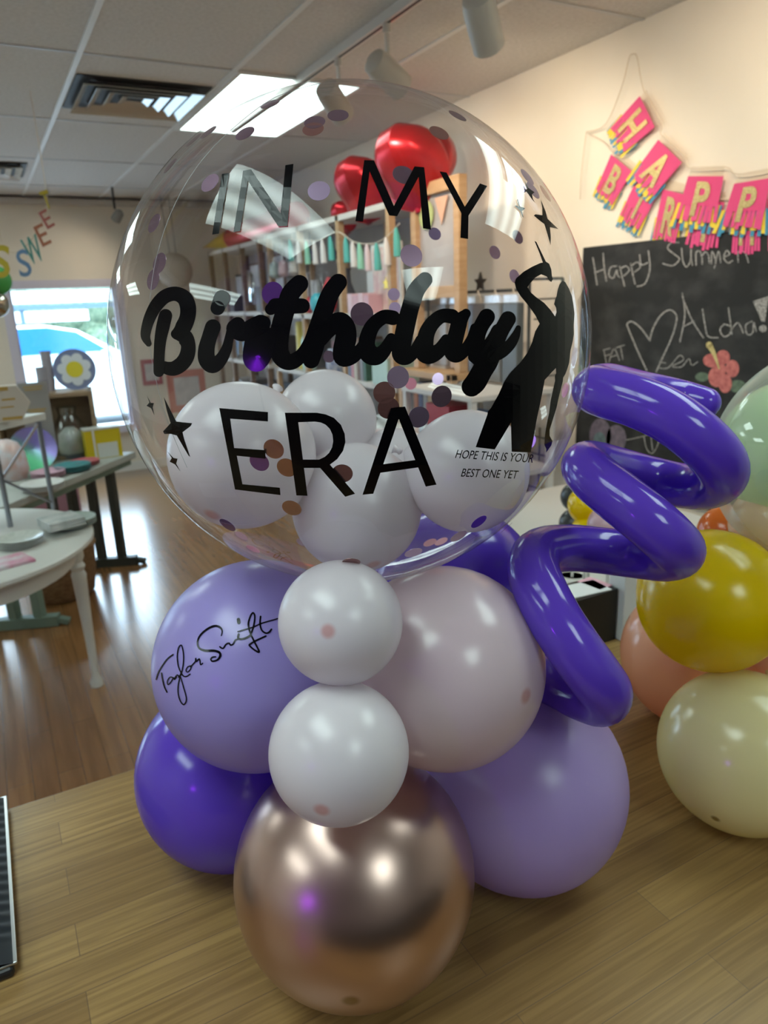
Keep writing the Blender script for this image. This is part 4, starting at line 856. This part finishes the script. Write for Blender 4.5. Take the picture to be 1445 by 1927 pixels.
# far unit
t = thing('mirror', 'oval mirror on a stand at the far shelf behind the letter i', 'mirror', (2.15, 6.42, S3))
MB().lathe([(.001, 0), (.13, .002), (.14, .012), (.13, .02), (.001, .022)], (2.17, 6.42, S3 + .21), (-1, 0, .08), 36).build('mirror_disc', mat('mirror_silver', (.75, .82, .84), .12, .9), t, True)
MB().box((2.12, 6.34, S3), (2.22, 6.50, S3 + .06)).build('mirror_foot', BROWNW, t, bevel=.004)
picture('large white framed print at the right of the far shelf', (2.3, 6.08, S3), .34, .46, noisy('pale_print', (.62, .6, .62), (.72, .7, .7), 6, .5), BROWNW)
picture('white framed print beside the oval mirror on the far shelf', (2.3, 6.62, S3), .30, .42, noisy('pale_print_two', (.58, .56, .58), (.7, .68, .66), 9, .5), BROWNW)
picture('leftmost framed print of the far shelf', (2.3, 7.08, S3), .3, .34, noisy('pale_print_three', (.5, .5, .52), (.66, .64, .62), 9, .5), BLACKP)
box_item('dark square tin on the far shelf under the prints', (2.13, 6.72, S3), .1, .13, .14, flat('tin_dark', (.04, .035, .035), .4), 'tin', 'tin')
box_item('dark tall tin on the far shelf by the post', (2.13, 5.98, S3), .1, .12, .2, flat('tin_brown', (.07, .05, .045), .4), 'tin', 'tin')
for k in range(5): vase('drinking glass, %s on the lower far shelf' % ('first', 'second', 'third', 'fourth', 'fifth')[k] + ' from the window', (2.15 + .06 * (k % 2), 6.98 - k * .2, S4), [(.03, 0), (.035, .01), (.045, .16), (.043, .16), (.033, .015), (.001, .014)], film('tumbler_glass', (.80, .88, .95), 1.0, .05, .10), 'drinking_glass', 'glass', 'drinking glasses on the far lower shelf')
box_item('sky blue box behind the drinking glasses', (2.36, 6.9, S4), .15, .3, .26, flat('box_sky', (.3, .45, .62), .5))
box_item('white box behind the drinking glasses', (2.36, 6.5, S4), .15, .24, .3, WHITE)
box_item('dark box at the right end of the lower far shelf', (2.3, 6.06, S4), .2, .22, .22, flat('box_dark', (.06, .055, .06), .5))
for k in range(3): box_item('%s crate on the bottom far shelf' % ('blue', 'dark', 'pale')[k], (2.28, 6.15 + k * .42, .655), .26, .3, .28, flat('crate_%d' % k, ((.2, .3, .45), (.07, .06, .06), (.5, .5, .5))[k], .5), 'storage_crate', 'crate')
# bookcase fill
for k in range(7): box_item('file folder with %s spine in the low bookcase' % ('teal', 'brown', 'green', 'tan', 'grey', 'navy', 'rust')[k], (2.2, 3.2 + k * .05, .895), .2, .04, .27 + .012 * (k % 3), flat('folder_%d' % k, ((.05, .2, .22), (.2, .1, .05), (.08, .18, .1), (.4, .28, .16), (.25, .25, .25), (.05, .07, .16), (.35, .14, .07))[k], .5), 'file_folder', 'folder', 'folders in the low bookcase')
box_item('white box on top of the low bookcase', (2.32, 3.45, 1.255), .2, .16, .09, WHITE)
# white stand with red and blue boxes and the bag rack
t = thing('display_stand', 'white display stand holding a red and a blue box', 'stand', (2.1, 2.95, 0))
MB().box((1.86, 2.62, 1.18), (2.36, 3.24, 1.205)).build('stand_top', WHITE, t, bevel=.003); MB().box((1.88, 2.62, .80), (2.36, 3.24, .825)).build('stand_shelf', WHITE, t)
for x, y in ((1.88, 2.64), (2.34, 2.64), (1.88, 3.22), (2.34, 3.22)): MB().box((x - .015, y - .015, 0), (x + .015, y + .015, 1.18)).build('leg', WHITE, t)
box_item('red gift box on the white stand behind the letter y', (2.0, 2.99, .825), .16, .20, .30, flat('box_red', (.5, .03, .05), .45), lid=flat('box_red_lid', (.55, .04, .06), .4))
box_item('blue gift box beside the red one on the white stand', (2.0, 2.76, .825), .16, .18, .28, flat('box_blue', (.12, .25, .5), .45), lid=flat('box_blue_lid', (.2, .35, .6), .4))
vase('small glass dish on the white stand top', (2.0, 2.95, 1.205), [(.03, 0), (.05, .01), (.07, .03), (.068, .03), (.045, .012), (.001, .01)], CLEAR, 'glass_dish', 'dish')
t = thing('bag_rack', 'black wire rack with hanging bags behind the word end', 'rack', (2.3, 2.95, 1.205))
r_ = MB(); X = 2.26; r_.cyl((X, 2.72, 1.205), (X, 2.72, 1.70), .008, n=8); r_.cyl((X, 3.60, 1.205), (X, 3.60, 1.655), .008, n=8); r_.cyl((X, 2.72, 1.655), (X, 3.60, 1.655), .008, n=8); r_.cyl((X, 2.72, 1.70), (X + .2, 2.72, 1.70), .007, n=8)
r_.cyl((X + .2, 2.72, 1.205), (X + .2, 2.72, 1.70), .008, n=8)
for k in range(5): r_.cyl((X + .03, 2.72, 1.25 + k * .09), (X + .2, 2.72, 1.25 + k * .09), .004, n=6)
r_.build('rack_frame', BLACKP, t, True)
st_ = [(math.cos(PI / 2 + k * PI / 5) * (.05 if k % 2 == 0 else .022), math.sin(PI / 2 + k * PI / 5) * (.05 if k % 2 == 0 else .022)) for k in range(10)]
MB().prism([(X, 3.11 + a, 1.70 + b2) for a, b2 in st_], (.012, 0, 0)).build('star_topper', BLACKP, t)
for k, (y, c, wd, h_, nm) in enumerate(((3.42, (.25, .25, .26), .15, .33, 'grey'), (3.24, (.36, .22, .12), .15, .34, 'brown'), (3.08, (.10, .10, .11), .13, .36, 'black'), (2.94, (.16, .17, .18), .13, .38, 'charcoal'), (2.80, (.07, .08, .085), .12, .40, 'darkest'))):
    tt = thing('gift_bag', '%s hanging gift bag on the black wire rack' % nm, 'bag', (X - .03, y, 1.64 - h_), 'bags hanging on the wire rack')
    MB().prism([(X - .05, y - wd / 2, 1.60 - h_), (X - .05, y + wd / 2, 1.60 - h_), (X - .05, y + wd / 2, 1.60), (X - .05, y - wd / 2, 1.60)], (.04, 0, 0)).build('bag_body', flat('bag_%d' % k, c, .35), tt, bevel=.008)
    MB().box((X - .052, y - wd / 2 + .005, 1.60), (X - .04, y + wd / 2 - .005, 1.635)).build('clear_header', CLEAR, tt)
    MB().tube([(X - .03, y - .03, 1.60), (X - .03, y, 1.66), (X - .03, y + .03, 1.60)], .003, 6).build('handle', STR, tt)

# far wall: wicker hoop on cord, pictures
hc = PY(318, 512, YF - .03)
t = thing('paper_lantern', 'round beige lantern hanging by cords before the far wall', 'lantern', (hc.x, hc.y - .25, hc.z - .2))
hc = hc - Vector((0, .25, 0))
MB().sphere(hc, .17, 24, 14).build('lantern_shade', noisy('rice_paper', (.5, .44, .36), (.56, .5, .42), 8, .8), t, True)
c_ = MB(); c_.cyl(hc + Vector((-.03, 0, .165)), (hc.x - .06, hc.y, ZC), .004, n=6); c_.cyl(hc + Vector((.03, 0, .165)), (hc.x + .02, hc.y, ZC), .004, n=6); c_.build('cord', flat('cord_grey', (.15, .14, .14), .7), t)
for u, v, w_, h_, c, lb in ((285, 700, .10, .13, (.35, .05, .09), 'small dark red poster low on the far wall'), (352, 735, .2, .22, (.5, .13, .10), 'orange red framed poster on the far wall behind the inner balloon')):
    p = PY(u, v, YF - .002); t = thing('poster', lb, 'poster', tuple(p), 'red posters on the far wall')
    MB().box((p.x - w_, YF - .018, p.z - h_), (p.x + w_, YF - .001, p.z + h_)).build('poster_frame', flat('poster_%d' % u, c, .5), t)
    MB().box((p.x - w_ * .66, YF - .021, p.z - h_ * .66), (p.x + w_ * .66, YF - .016, p.z + h_ * .66)).build('poster_print', noisy('poster_art', (.45, .42, .45), (.6, .56, .58), 10, .5), t)
# small black spot lamp near the far ceiling
p = PY(222, 405, YF - .75)
t = thing('spot_lamp', 'small black spot lamp under the ceiling near the far wall', 'lamp', tuple(p))
MB().cyl((p.x - .02, p.y, ZC), (p.x - .02, p.y, p.z + .05), .01, n=8).build('stem', BLACKP, t); MB().lathe([(.02, -.05), (.04, -.03), (.045, .05), (.04, .05)], p, (-.35, .55, -.55), 18).build('lamp_can', mat('lamp_grey', (.25, .24, .22), .4), t, True)
MB().lathe([(.001, .045), (.035, .047)], p, (-.35, .55, -.55), 16).build('lamp_bulb', MATS['warm_bulb'], t)
def wall_wash(q, d, e):
    ld = bpy.data.lights.new('wall_bulb', 'SPOT'); ld.energy = e; ld.color = (1.0, .84, .62); ld.spot_size = math.radians(110); ld.spot_blend = .9; ld.shadow_soft_size = .04
    lo = bpy.data.objects.new('wall_bulb', ld); COL.objects.link(lo); lo.location = q; lo.rotation_euler = Vector(d).to_track_quat('-Z', 'Y').to_euler(); lo['kind'] = 'helper'
wall_wash(p + Vector((-.35, .55, -.55)).normalized() * .06, (-.35, .55, -.55), 9)
# purple neon bulb behind the camera side, seen as violet glints on the balloons
t = thing('neon_sign', 'round violet neon lamp by the left wall, only mirrored in the balloons', 'neon lamp', (-1.9, -.33, 1.35))
c_ = Vector((-1.9, -.33, 1.58)); MB().tube([c_ + Vector((0, math.cos(k * PI / 12), math.sin(k * PI / 12))) * .045 for k in range(25)], .012, 8).build('neon_tube', mat('neon_violet', (.4, .05, .9), .4, emit=(.30, .02, 1.0, 90)), t, True)
MB().cyl((-1.9, -.33, 0), (-1.9, -.33, 1.54), .02, n=12).build('stand_pole', BLACKP, t); MB().lathe([(.16, 0), (.16, .02), (.03, .03)], (-1.9, -.33, 0), n=24).build('stand_foot', BLACKP, t)

# ================================================================== LEFT: plate table and trestle table
TZ = .76; tc = Vector((-.30, 3.20, 0)); TRd = .585
TW = mat('table_white', (.68, .69, .66), .4)
WTb = thing('round_table', 'round white wooden table of party plates at the left edge', 'table', tuple(tc))
MB().lathe([(TRd - .015, TZ - .03), (TRd, TZ - .022), (TRd, TZ - .008), (TRd - .01, TZ), (.001, TZ)], tc, n=72).build('tabletop', TW, WTb, True)
MB().lathe([(.50, TZ - .12), (.50, TZ - .03)], tc, n=48).build('apron', TW, WTb, True)
for k in range(4):
    a_ = k * PI / 2 + .02; c = tc + Vector((math.cos(a_), math.sin(a_), 0)) * .50
    pr = [(.028, 0), (.03, .02), (.018, .045), (.016, .06), (.022, .3), (.03, .52), (.032, .54), (.024, .56), (.033, .58), (.024, .60), (.033, .62), (.033, .73)]
    MB().lathe(pr, c, n=20).build('leg', TW, WTb, True)
# wire riser on the white table
t = thing('tiered_stand', 'silver wire display riser with white tray on the round table', 'stand', (-.05, 3.35, TZ))
a0 = PZ(101, 958, TZ); a1 = PZ(20, 991, TZ); htop = PY(80, 790, a0.y).z
b0 = a0 + Vector((-.30, .12, 0)); b1 = a1 + Vector((-.30, .12, 0))
GM = mat('dark_chrome', (.30, .32, .36), .3, .9)
for p in (a0, a1, b0, b1): MB().cyl(p, (p.x, p.y, htop), .011, n=12).build('post', GM, t, True)
br_ = MB(); z = Vector((0, 0, 1)); h_ = htop - TZ
br_.cyl(a0 + z * h_ * .97, a1 + z * h_ * .5, .006, n=8); br_.cyl(a1 + z * h_ * .5, a0 + z * .03, .006, n=8); br_.build('brace', GM, t)
cc = (a0 + a1 + b0 + b1) / 4; ux = (a0 - a1) * .5; uy = (b0 - a0) * .5
MB().obox(cc + z * (h_ + .014), ux * 1.15, uy * 1.15, (0, 0, .016)).build('tray', TW, t, bevel=.005)
ZTY = htop + .031
# plaque and sign on the tray
pc = PY(12, 745, a1.y - .02); t = thing('hexagon_plaque', 'hexagonal cream box with gold lettering marks on the riser tray', 'box', (pc.x, pc.y, ZTY))
hx = [(pc.x + .085 * math.cos(PI / 6 * 0 + k * PI / 3), pc.y, ZTY + .0745 + .085 * math.sin(k * PI / 3)) for k in range(6)]
MB().prism(hx, (0, .06, 0)).build('box_body', flat('cream_card', (.60, .54, .46), .5), t, bevel=.003)
m_ = MB(); m_.box((pc.x - .05, pc.y - .002, ZTY + .13), (pc.x + .01, pc.y, ZTY + .146)); m_.box((pc.x - .02, pc.y - .002, ZTY + .09), (pc.x + .03, pc.y, ZTY + .098)); m_.box((pc.x - .03, pc.y - .002, ZTY + .06), (pc.x + .02, pc.y, ZTY + .066)); m_.box((pc.x - .03, pc.y - .002, ZTY + .01), (pc.x + .045, pc.y, ZTY + .022)); m_.build('gold_print', flat('gold_print', (.5, .32, .08), .4), t)
# trestle table
ZG = .76
e0 = PZ(25, 945, ZG); e1 = PZ(252, 851, ZG); ed = (e1 - e0).normalized(); en_ = Vector((-ed.y, ed.x, 0))
TD = thing('trestle_table', 'long sage green trestle table full of party goods', 'table', tuple((e0 + e1) / 2 + en_ * .35 - Vector((0, 0, ZG))))
SAGE = noisy('sage_paint', (.17, .25, .20), (.21, .29, .24), 5, .5)
L_ = (e1 - e0).length; s0 = e0 - ed * .10; s1 = e1 + ed * .02
MB().obox((s0 + s1) / 2 + en_ * .36 - Vector((0, 0, .02)), (s1 - s0) / 2, en_ * .36, (0, 0, .02)).build('tabletop', noisy('trestle_top', (.34, .36, .33), (.40, .41, .38), 5, .5), TD, bevel=.004)
MB().obox((s0 + s1) / 2 + en_ * .36 - Vector((0, 0, .06)), (s1 - s0) / 2 * .97, en_ * .33, (0, 0, .02)).build('top_frame', SAGE, TD)
def trestle(base, M, span=.60):
    en_ = Vector((-.93, .36, 0)).normalized(); r = MB(); p = Vector((base.x, base.y, 0)); q = p + en_ * span
    r.bar(p - en_ * .05 + Vector((0, 0, .03)), q + en_ * .05 + Vector((0, 0, .03)), .06, .06)
    r.bar(p + en_ * .07 + Vector((0, 0, .69)), q - en_ * .07 + Vector((0, 0, .69)), .06, .06)
    for k in (.03, .17, .31, .45): r.bar(p + en_ * (k * span / .66 + .02) + Vector((0, 0, .06)), p + en_ * (k * span / .66 + .02) + Vector((0, 0, .69)), .05, .05, up=ed)
    r.bar(p - en_ * .05 + Vector((0, 0, .03)), p - en_ * .10 + Vector((0, 0, .015)), .05, .03)
    o = r.build('trestle_leg', M, TD, bevel=.004)
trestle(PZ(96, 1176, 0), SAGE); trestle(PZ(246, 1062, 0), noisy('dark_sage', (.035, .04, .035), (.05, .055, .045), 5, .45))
# basket and box on the floor
c = PZ(122, 1118, 0) ; t = thing('wicker_basket', 'brown wicker basket on the floor behind the white table leg', 'basket', tuple(c))
m_ = MB(); m_.lathe([(.155, 0), (.175, .02), (.20, .16), (.21, .30), (.215, .31), (.20, .31), (.17, .03), (.001, .025)], c, n=40)
WK = noisy('wicker', (.20, .105, .045), (.30, .17, .08), 30, .8, (1, 1, 3), bump=.6); m_.build('basket_body', WK, t, True)
MB().tube([c + Vector((math.cos(k * PI / 20) * .208, math.sin(k * PI / 20) * .208, .31)) for k in range(41)], .012, 8).build('rim', WK, t, True)
p = PZ(118, 1010, 0); o = box_item('mauve pink cardboard box under the trestle table', (p.x - .05, p.y + .1, 0), .42, .3, .42, flat('mauve_card', (.34, .17, .22), .6), 'cardboard_box', 'box')
# plates on the round table
PL = [(0, 0), (.6, 0), (.72, .004), (1, .014), (1, .017), (.7, .007), (.6, .003), (.001, .003)]
def plates(u, v, z, R, n_, M, label, group, sq=False, top=None):
    c = PZ(u, v, z)
    for k in range(n_):
        zz = z + k * .0075
        if sq: o = MB().box((c.x - R, c.y - R, zz), (c.x + R, c.y + R, zz + .007)).build('napkin_pack', M, None, bevel=.002)
        else: o = MB().lathe([(max(.001, r * R), zz_ * (R / .1)) for r, zz_ in PL], (c.x, c.y, zz), n=36).build('paper_plate', M if not (top and k == n_ - 1) else top, None, True)
        pos = 'topmost' if k == n_ - 1 else ('bottom' if k == 0 else ('second from top' if k == n_ - 2 else 'third from top'))
        tag(o, label % pos, 'napkins' if sq else 'plate', group)
FLOR = noisy('floral_white', (.66, .68, .66), (.40, .45, .44), 14, .35)
plates(138, 990, TZ, .095, 4, mat('plate_sage', (.42, .5, .46), .35), '%s sage rimmed plate under the napkins on the round table', 'sage plates on the round table')
cn = PZ(115, 982, TZ + .045)
for k in range(3):
    o = MB().obox((cn.x, cn.y, TZ + .036 + .012 * k), Vector((.07, .02, 0)), Vector((-.02, .07, 0)), (0, 0, .0055)).build('napkin_pack', FLOR, None, bevel=.003)
    tag(o, '%s floral napkin pack on the sage plates' % ('bottom', 'middle', 'topmost')[k], 'napkins', 'napkin packs on the round table')
plates(40, 1026, TZ, .085, 4, noisy('plate_dotted', (.62, .64, .6), (.5, .54, .5), 40, .3), '%s small dotted plate near the round table edge', 'dotted plates on the round table')
p = PZ(16, 1060, TZ); o = MB().obox((p.x, p.y, TZ + .006), (.07, .02, 0), (-.02, .06, 0), (0, 0, .006)).build('napkin_pack', noisy('floral_pink', (.66, .62, .64), (.62, .25, .36), 16, .4), None, bevel=.002); tag(o, 'pink floral napkin pack at the near edge of the round table', 'napkins')
# goods on the trestle table
def gz(u, v): return PZ(u, v, ZG)
plates(82, 922, ZG, .105, 4, mat('plate_white', (.62, .62, .6), .4), '%s white plate on the trestle table behind the riser', 'white plates on the trestle table')
plates(92, 898, ZG, .09, 4, mat('plate_pink', (.62, .38, .46), .4), '%s pink plate on the trestle table', 'pink plates on the trestle table')
plates(138, 886, ZG, .10, 4, mat('plate_teal', (.07, .25, .27), .35), '%s teal plate at the trestle table edge', 'teal plates on the trestle table')
plates(160, 875, ZG, .085, 3, mat('plate_coral', (.48, .12, .15), .4), '%s coral plate behind the teal stack', 'coral plates on the trestle table')
plates(142, 860, ZG, .085, 4, mat('plate_blue', (.22, .30, .38), .4), '%s grey blue plate behind the coral stack', 'blue plates on the trestle table')
plates(78, 872, ZG, .085, 3, mat('plate_yellow', (.56, .42, .02), .4), '%s yellow plate below the shiny iridescent plate', 'yellow plates on the trestle table')
# crate with daisy plate and cups
cp = gz(133, 868) + en_ * .12
CRW = noisy('crate_wood', (.26, .17, .10), (.33, .23, .14), 6, .6, (1, 1, 6))
t = thing('wooden_crate', 'upended wooden crate under the daisy plate', 'crate', tuple(cp))
hh = PY(150, 737, cp.y).z - ZG; wd = .27; dp = .16; ex = Vector((1, -.12, 0)).normalized(); ey = Vector((.12, 1, 0)).normalized(); z = Vector((0, 0, 1))
m_ = MB()
for s_ in (-1, 1): m_.obox(cp + ex * s_ * wd + ey * dp + z * hh / 2, ex * .012, ey * dp, z * hh / 2)
m_.obox(cp + ey * dp + z * (hh - .012), ex * wd, ey * dp, z * .012); m_.obox(cp + ey * dp + z * .012, ex * wd, ey * dp, z * .012); m_.obox(cp + ey * 2 * dp + z * hh / 2, ex * wd, ey * .008, z * hh / 2)
m_.build('crate_body', CRW, t, bevel=.002)
zc_ = ZG + hh
dc = PY(141, 698, (cp + ey * dp).y); dr = .125
t = thing('daisy_plate', 'round plate printed with a white and yellow daisy on the crate', 'plate', (dc.x, dc.y, zc_))
dn = Vector((-.12, -1, .12)).normalized(); dcz = Vector((dc.x, dc.y, zc_ + dr * .98))
MB().lathe([(.001, 0), (dr * .75, 0), (dr, .012), (dr, .016), (.001, .006)], dcz, dn, 48).build('plate_rim', mat('daisy_blue', (.17, .20, .34), .4), t, True)
A_ = Art()
for k in range(7): a_ = 2 * PI * k / 7; A_.disc(.068 * math.cos(a_), .068 * math.sin(a_), .033)
du = dn.orthogonal().normalized(); dv = dn.cross(du)
A_.lay(lambda x, y: dcz + du * x + dv * y + dn * .0172).build('daisy_petals', mat('daisy_white', (.60, .62, .66), .4), t)
Art().disc(0, 0, .05).lay(lambda x, y: dcz + du * x + dv * y + dn * .0182).build('daisy_centre', mat('daisy_yellow', (.60, .50, .02), .4), t)
CUP = mat('paper_cup', (.34, .32, .36), .45)
for k, (u, h0, nm) in enumerate(((84, 0, 'taller stack of grey paper cups on the crate beside the daisy plate'), (78, 1, 'shorter stack of grey paper cups in front of the taller stack'))):
    q = PY(u, 700, (cp + ey * (dp * (1.2 - k * .9))).y); q = Vector((q.x + .02 * (k == 0), q.y, zc_)); top = (PY(84, 661, q.y).z if k == 0 else PY(78, 691, q.y).z)
    t = thing('cup_stack', nm, 'cups', (q.x, q.y, zc_), 'cup stacks on the crate'); n_ = 6
    for i in range(n_): z0 = zc_ + i * (top - zc_ - .075) / (n_ - 1) + .0; MB().lathe([(.033, .075), (.024, 0), (.022, 0), (.031, .075)], (q.x, q.y, z0), n=24).build('cup', CUP, t, True)
# sign frame left of the crate
q = PY(68, 765, cp.y - .18); sw = .075
t = thing('paper_sign', 'upright paper sign with gold script lines in a clear holder', 'sign', (q.x, q.y, ZG))
zt = PY(68, 716, q.y).z
MB().obox((q.x, q.y, (ZG + zt) / 2), (sw + .006, 0, 0), (0, .004, 0), (0, 0, (zt - ZG) / 2)).build('clear_holder', CLEAR, t)
MB().obox((q.x, q.y + .006, (zt + ZG) / 2 + .05), (sw, 0, 0), (0, .0015, 0), (0, 0, (zt - ZG) / 2 - .06)).build('paper', flat('sign_paper', (.50, .46, .42), .6), t)
m_ = MB()
for dz, wl in ((.03, .05), (.045, .045), (.16, .05), (.172, .04)): m_.box((q.x - wl, q.y - .0065, zt - dz - .006), (q.x + wl, q.y - .0045, zt - dz))
m_.build('gold_print', MATS['gold_print'], t)
# iridescent plate, clear bag, yellow gift box
IR = mat('iridescent', (.5, .6, .55), .2, .8); n_n, n_l, n_b = nodes(IR)
lw = n_n.new('ShaderNodeTexCoord'); wv = n_n.new('ShaderNodeTexGradient'); rp = n_n.new('ShaderNodeValToRGB'); mp = n_n.new('ShaderNodeMapping'); mp.inputs['Rotation'].default_value = (0, .9, 0); mp.inputs['Location'].default_value = (.5, 0, 0); mp.inputs['Scale'].default_value = (4, 4, 4)
for k, cl in enumerate(((.35, .2, .5), (.1, .6, .3), (.2, .75, .4), (.35, .3, .7))):
    e_ = rp.color_ramp.elements[k] if k < 2 else rp.color_ramp.elements.new(k / 3); e_.position = k / 3; e_.color = (*cl, 1)
n_l.new(lw.outputs['Object'], mp.inputs[0]); n_l.new(mp.outputs[0], wv.inputs[0]); n_l.new(wv.outputs[0], rp.inputs[0]); n_l.new(rp.outputs[0], n_b.inputs['Base Color'])
ip = PY(58, 822, cp.y - .25); o = MB().lathe([(.001, 0), (.09, .002), (.125, .014), (.125, .018), (.001, .006)], Vector((ip.x, ip.y, ZG + .13)), (.05, -1, .2), 40).build('paper_plate', IR, None, True); tag(o, 'shiny iridescent plate propped upright behind the riser', 'plate')
bp_ = gz(140, 862) + Vector((0, .01, .03)); t = thing('cellophane_bag', 'clear cellophane bag of pale goods in front of the crate', 'bag', (bp_.x, bp_.y, ZG + .03))
zt = PY(130, 775, bp_.y).z
MB().lathe([(.10, 0), (.115, .04), (.10, (zt - ZG) * .55), (.05, zt - ZG - .05), (.06, zt - ZG)], (bp_.x, bp_.y, ZG + .032), n=24).build('bag_film', film('bag_film', (.82, .84, .84), 1.0, .15, .10), t, True)
MB().lathe([(.07, 0), (.08, .02), (.07, (zt - ZG) * .4), (.03, (zt - ZG) * .55)], (bp_.x, bp_.y, ZG + .035), n=20).build('filling', noisy('pale_filling', (.45, .47, .44), (.55, .56, .52), 20, .6), t, True)
yb = gz(208, 862) + en_ * .03; t = thing('gift_box', 'yellow gift box with a pale label at the end of the trestle table', 'box', tuple(yb)); zt = PY(190, 808, yb.y).z
bx_, by_ = .105, .04; ex = Vector((1, .1, 0)).normalized(); ey = Vector((-.1, 1, 0)).normalized(); z = Vector((0, 0, 1)); yc = yb + ey * by_
MB().obox(yc + z * (zt - ZG) / 2, ex * bx_, ey * by_, z * (zt - ZG) / 2).build('box_body', mat('box_yellow', (.60, .47, .01), .4), t, bevel=.003)
MB().obox(yc - ey * (by_ + .001) + ex * .02 + z * .05, ex * .06, ey * .001, z * .045).build('label', flat('label_paper', (.62, .64, .6), .5), t)
MB().obox(yc - ey * (by_ + .0015) - ex * .055 + z * (zt - ZG) / 2, ex * .006, ey * .001, z * (zt - ZG) / 2).build('ribbon', flat('ribbon_white', (.66, .66, .62), .4), t)
MB().obox(yc + z * (zt - ZG + .005), ex * (bx_ + .003), ey * (by_ + .003), z * .006).build('lid', flat('lid_white', (.6, .6, .56), .4), t)
p = gz(30, 900); o = MB().lathe([(.08, 0), (.1, .05), (.09, .14), (.06, .2), (.02, .22)], (p.x - .02, p.y, ZG), n=20).build('gift_bag', noisy('confetti_bag', (.62, .60, .64), (.62, .40, .36), 18, .3), None, True); tag(o, 'white gift bag with coloured specks behind the riser', 'bag')

# SWEET letters on a string, left
YS = 4.2
t = thing('letter_garland', 'hanging letter garland reading SWEET under the ceiling at left', 'garland', tuple(PY(86, 372, YS)))
for ch, u, v, hpx, rot, c in (('S', 45, 495, 52, -12, (.13, .24, .42)), ('W', 62, 470, 52, -22, (.06, .25, .22)), ('E', 80, 442, 42, -26, (.36, .13, .07)), ('E', 88, 412, 36, -30, (.36, .10, .08)), ('T', 87, 376, 36, -20, (.42, .33, .03))):
    g_, wd = glyphs(ch, .01); a_ = math.radians(rot); A_ = Art(); kx = .46 if ch != 'W' else .62
    for f in g_:
        q = []
        for p in f: x = (p[0] / wd - .5) * hpx * kx; y = (.5 - p[1]) * hpx; q.append(Vector((u + x * math.cos(a_) - y * math.sin(a_), v + x * math.sin(a_) + y * math.cos(a_))))
        A_.tri.append(q)
    o = A_.lay(lambda a2, b2: PY(a2, b2, YS)).build('letter', flat('letter_%s%d' % (ch, v), c, .5), t); sd = o.modifiers.new('thick', 'SOLIDIFY'); sd.thickness = .008
MB().tube([tuple(p) for p in catmull([tuple(PY(u, v, YS + .008)) for u, v in ((0, 470), (28, 475), (50, 462), (66, 440), (80, 415), (88, 390), (86, 352))] + [(PY(82, 330, YS).x, YS + .008, ZC)], 4)], .0025, 5).build('string', STR, t)
t = thing('letter_garland', 'yellow letter S cut by the left frame edge', 'garland', tuple(PY(3, 490, YS)))
g_, wd = glyphs('S', .02); A_ = Art()
for f in g_: A_.tri.append([Vector((2 + (p[0] / wd - .5) * 34, 492 + (.5 - p[1]) * 62)) for p in f])
o = A_.lay(lambda a2, b2: PY(a2, b2, YS - .1)).build('letter', flat('letter_gold', (.50, .40, .03), .5), t); sd = o.modifiers.new('thick', 'SOLIDIFY'); sd.thickness = .008
p = PY(2, 455, YS - .1); MB().tube([p, (p.x, p.y, ZC)], .002, 5).build('string', STR, t)
lg = 'balloons at the left frame edge'
c = PY(-8, 528, 4.35); balloon('green balloon at the left frame edge behind the yellow letter', c, .075, latex('latex_green', (.10, .45, .12), (.05, .3, .05), .25, .05), (0, -.3, -1), lg)
c = PY(-10, 572, 4.3); balloon('dark chrome balloon below the green one at the left edge', c, .068, mat('chrome_dark', (.5, .48, .4), .15, 1.0), (0, -.3, -1), lg)
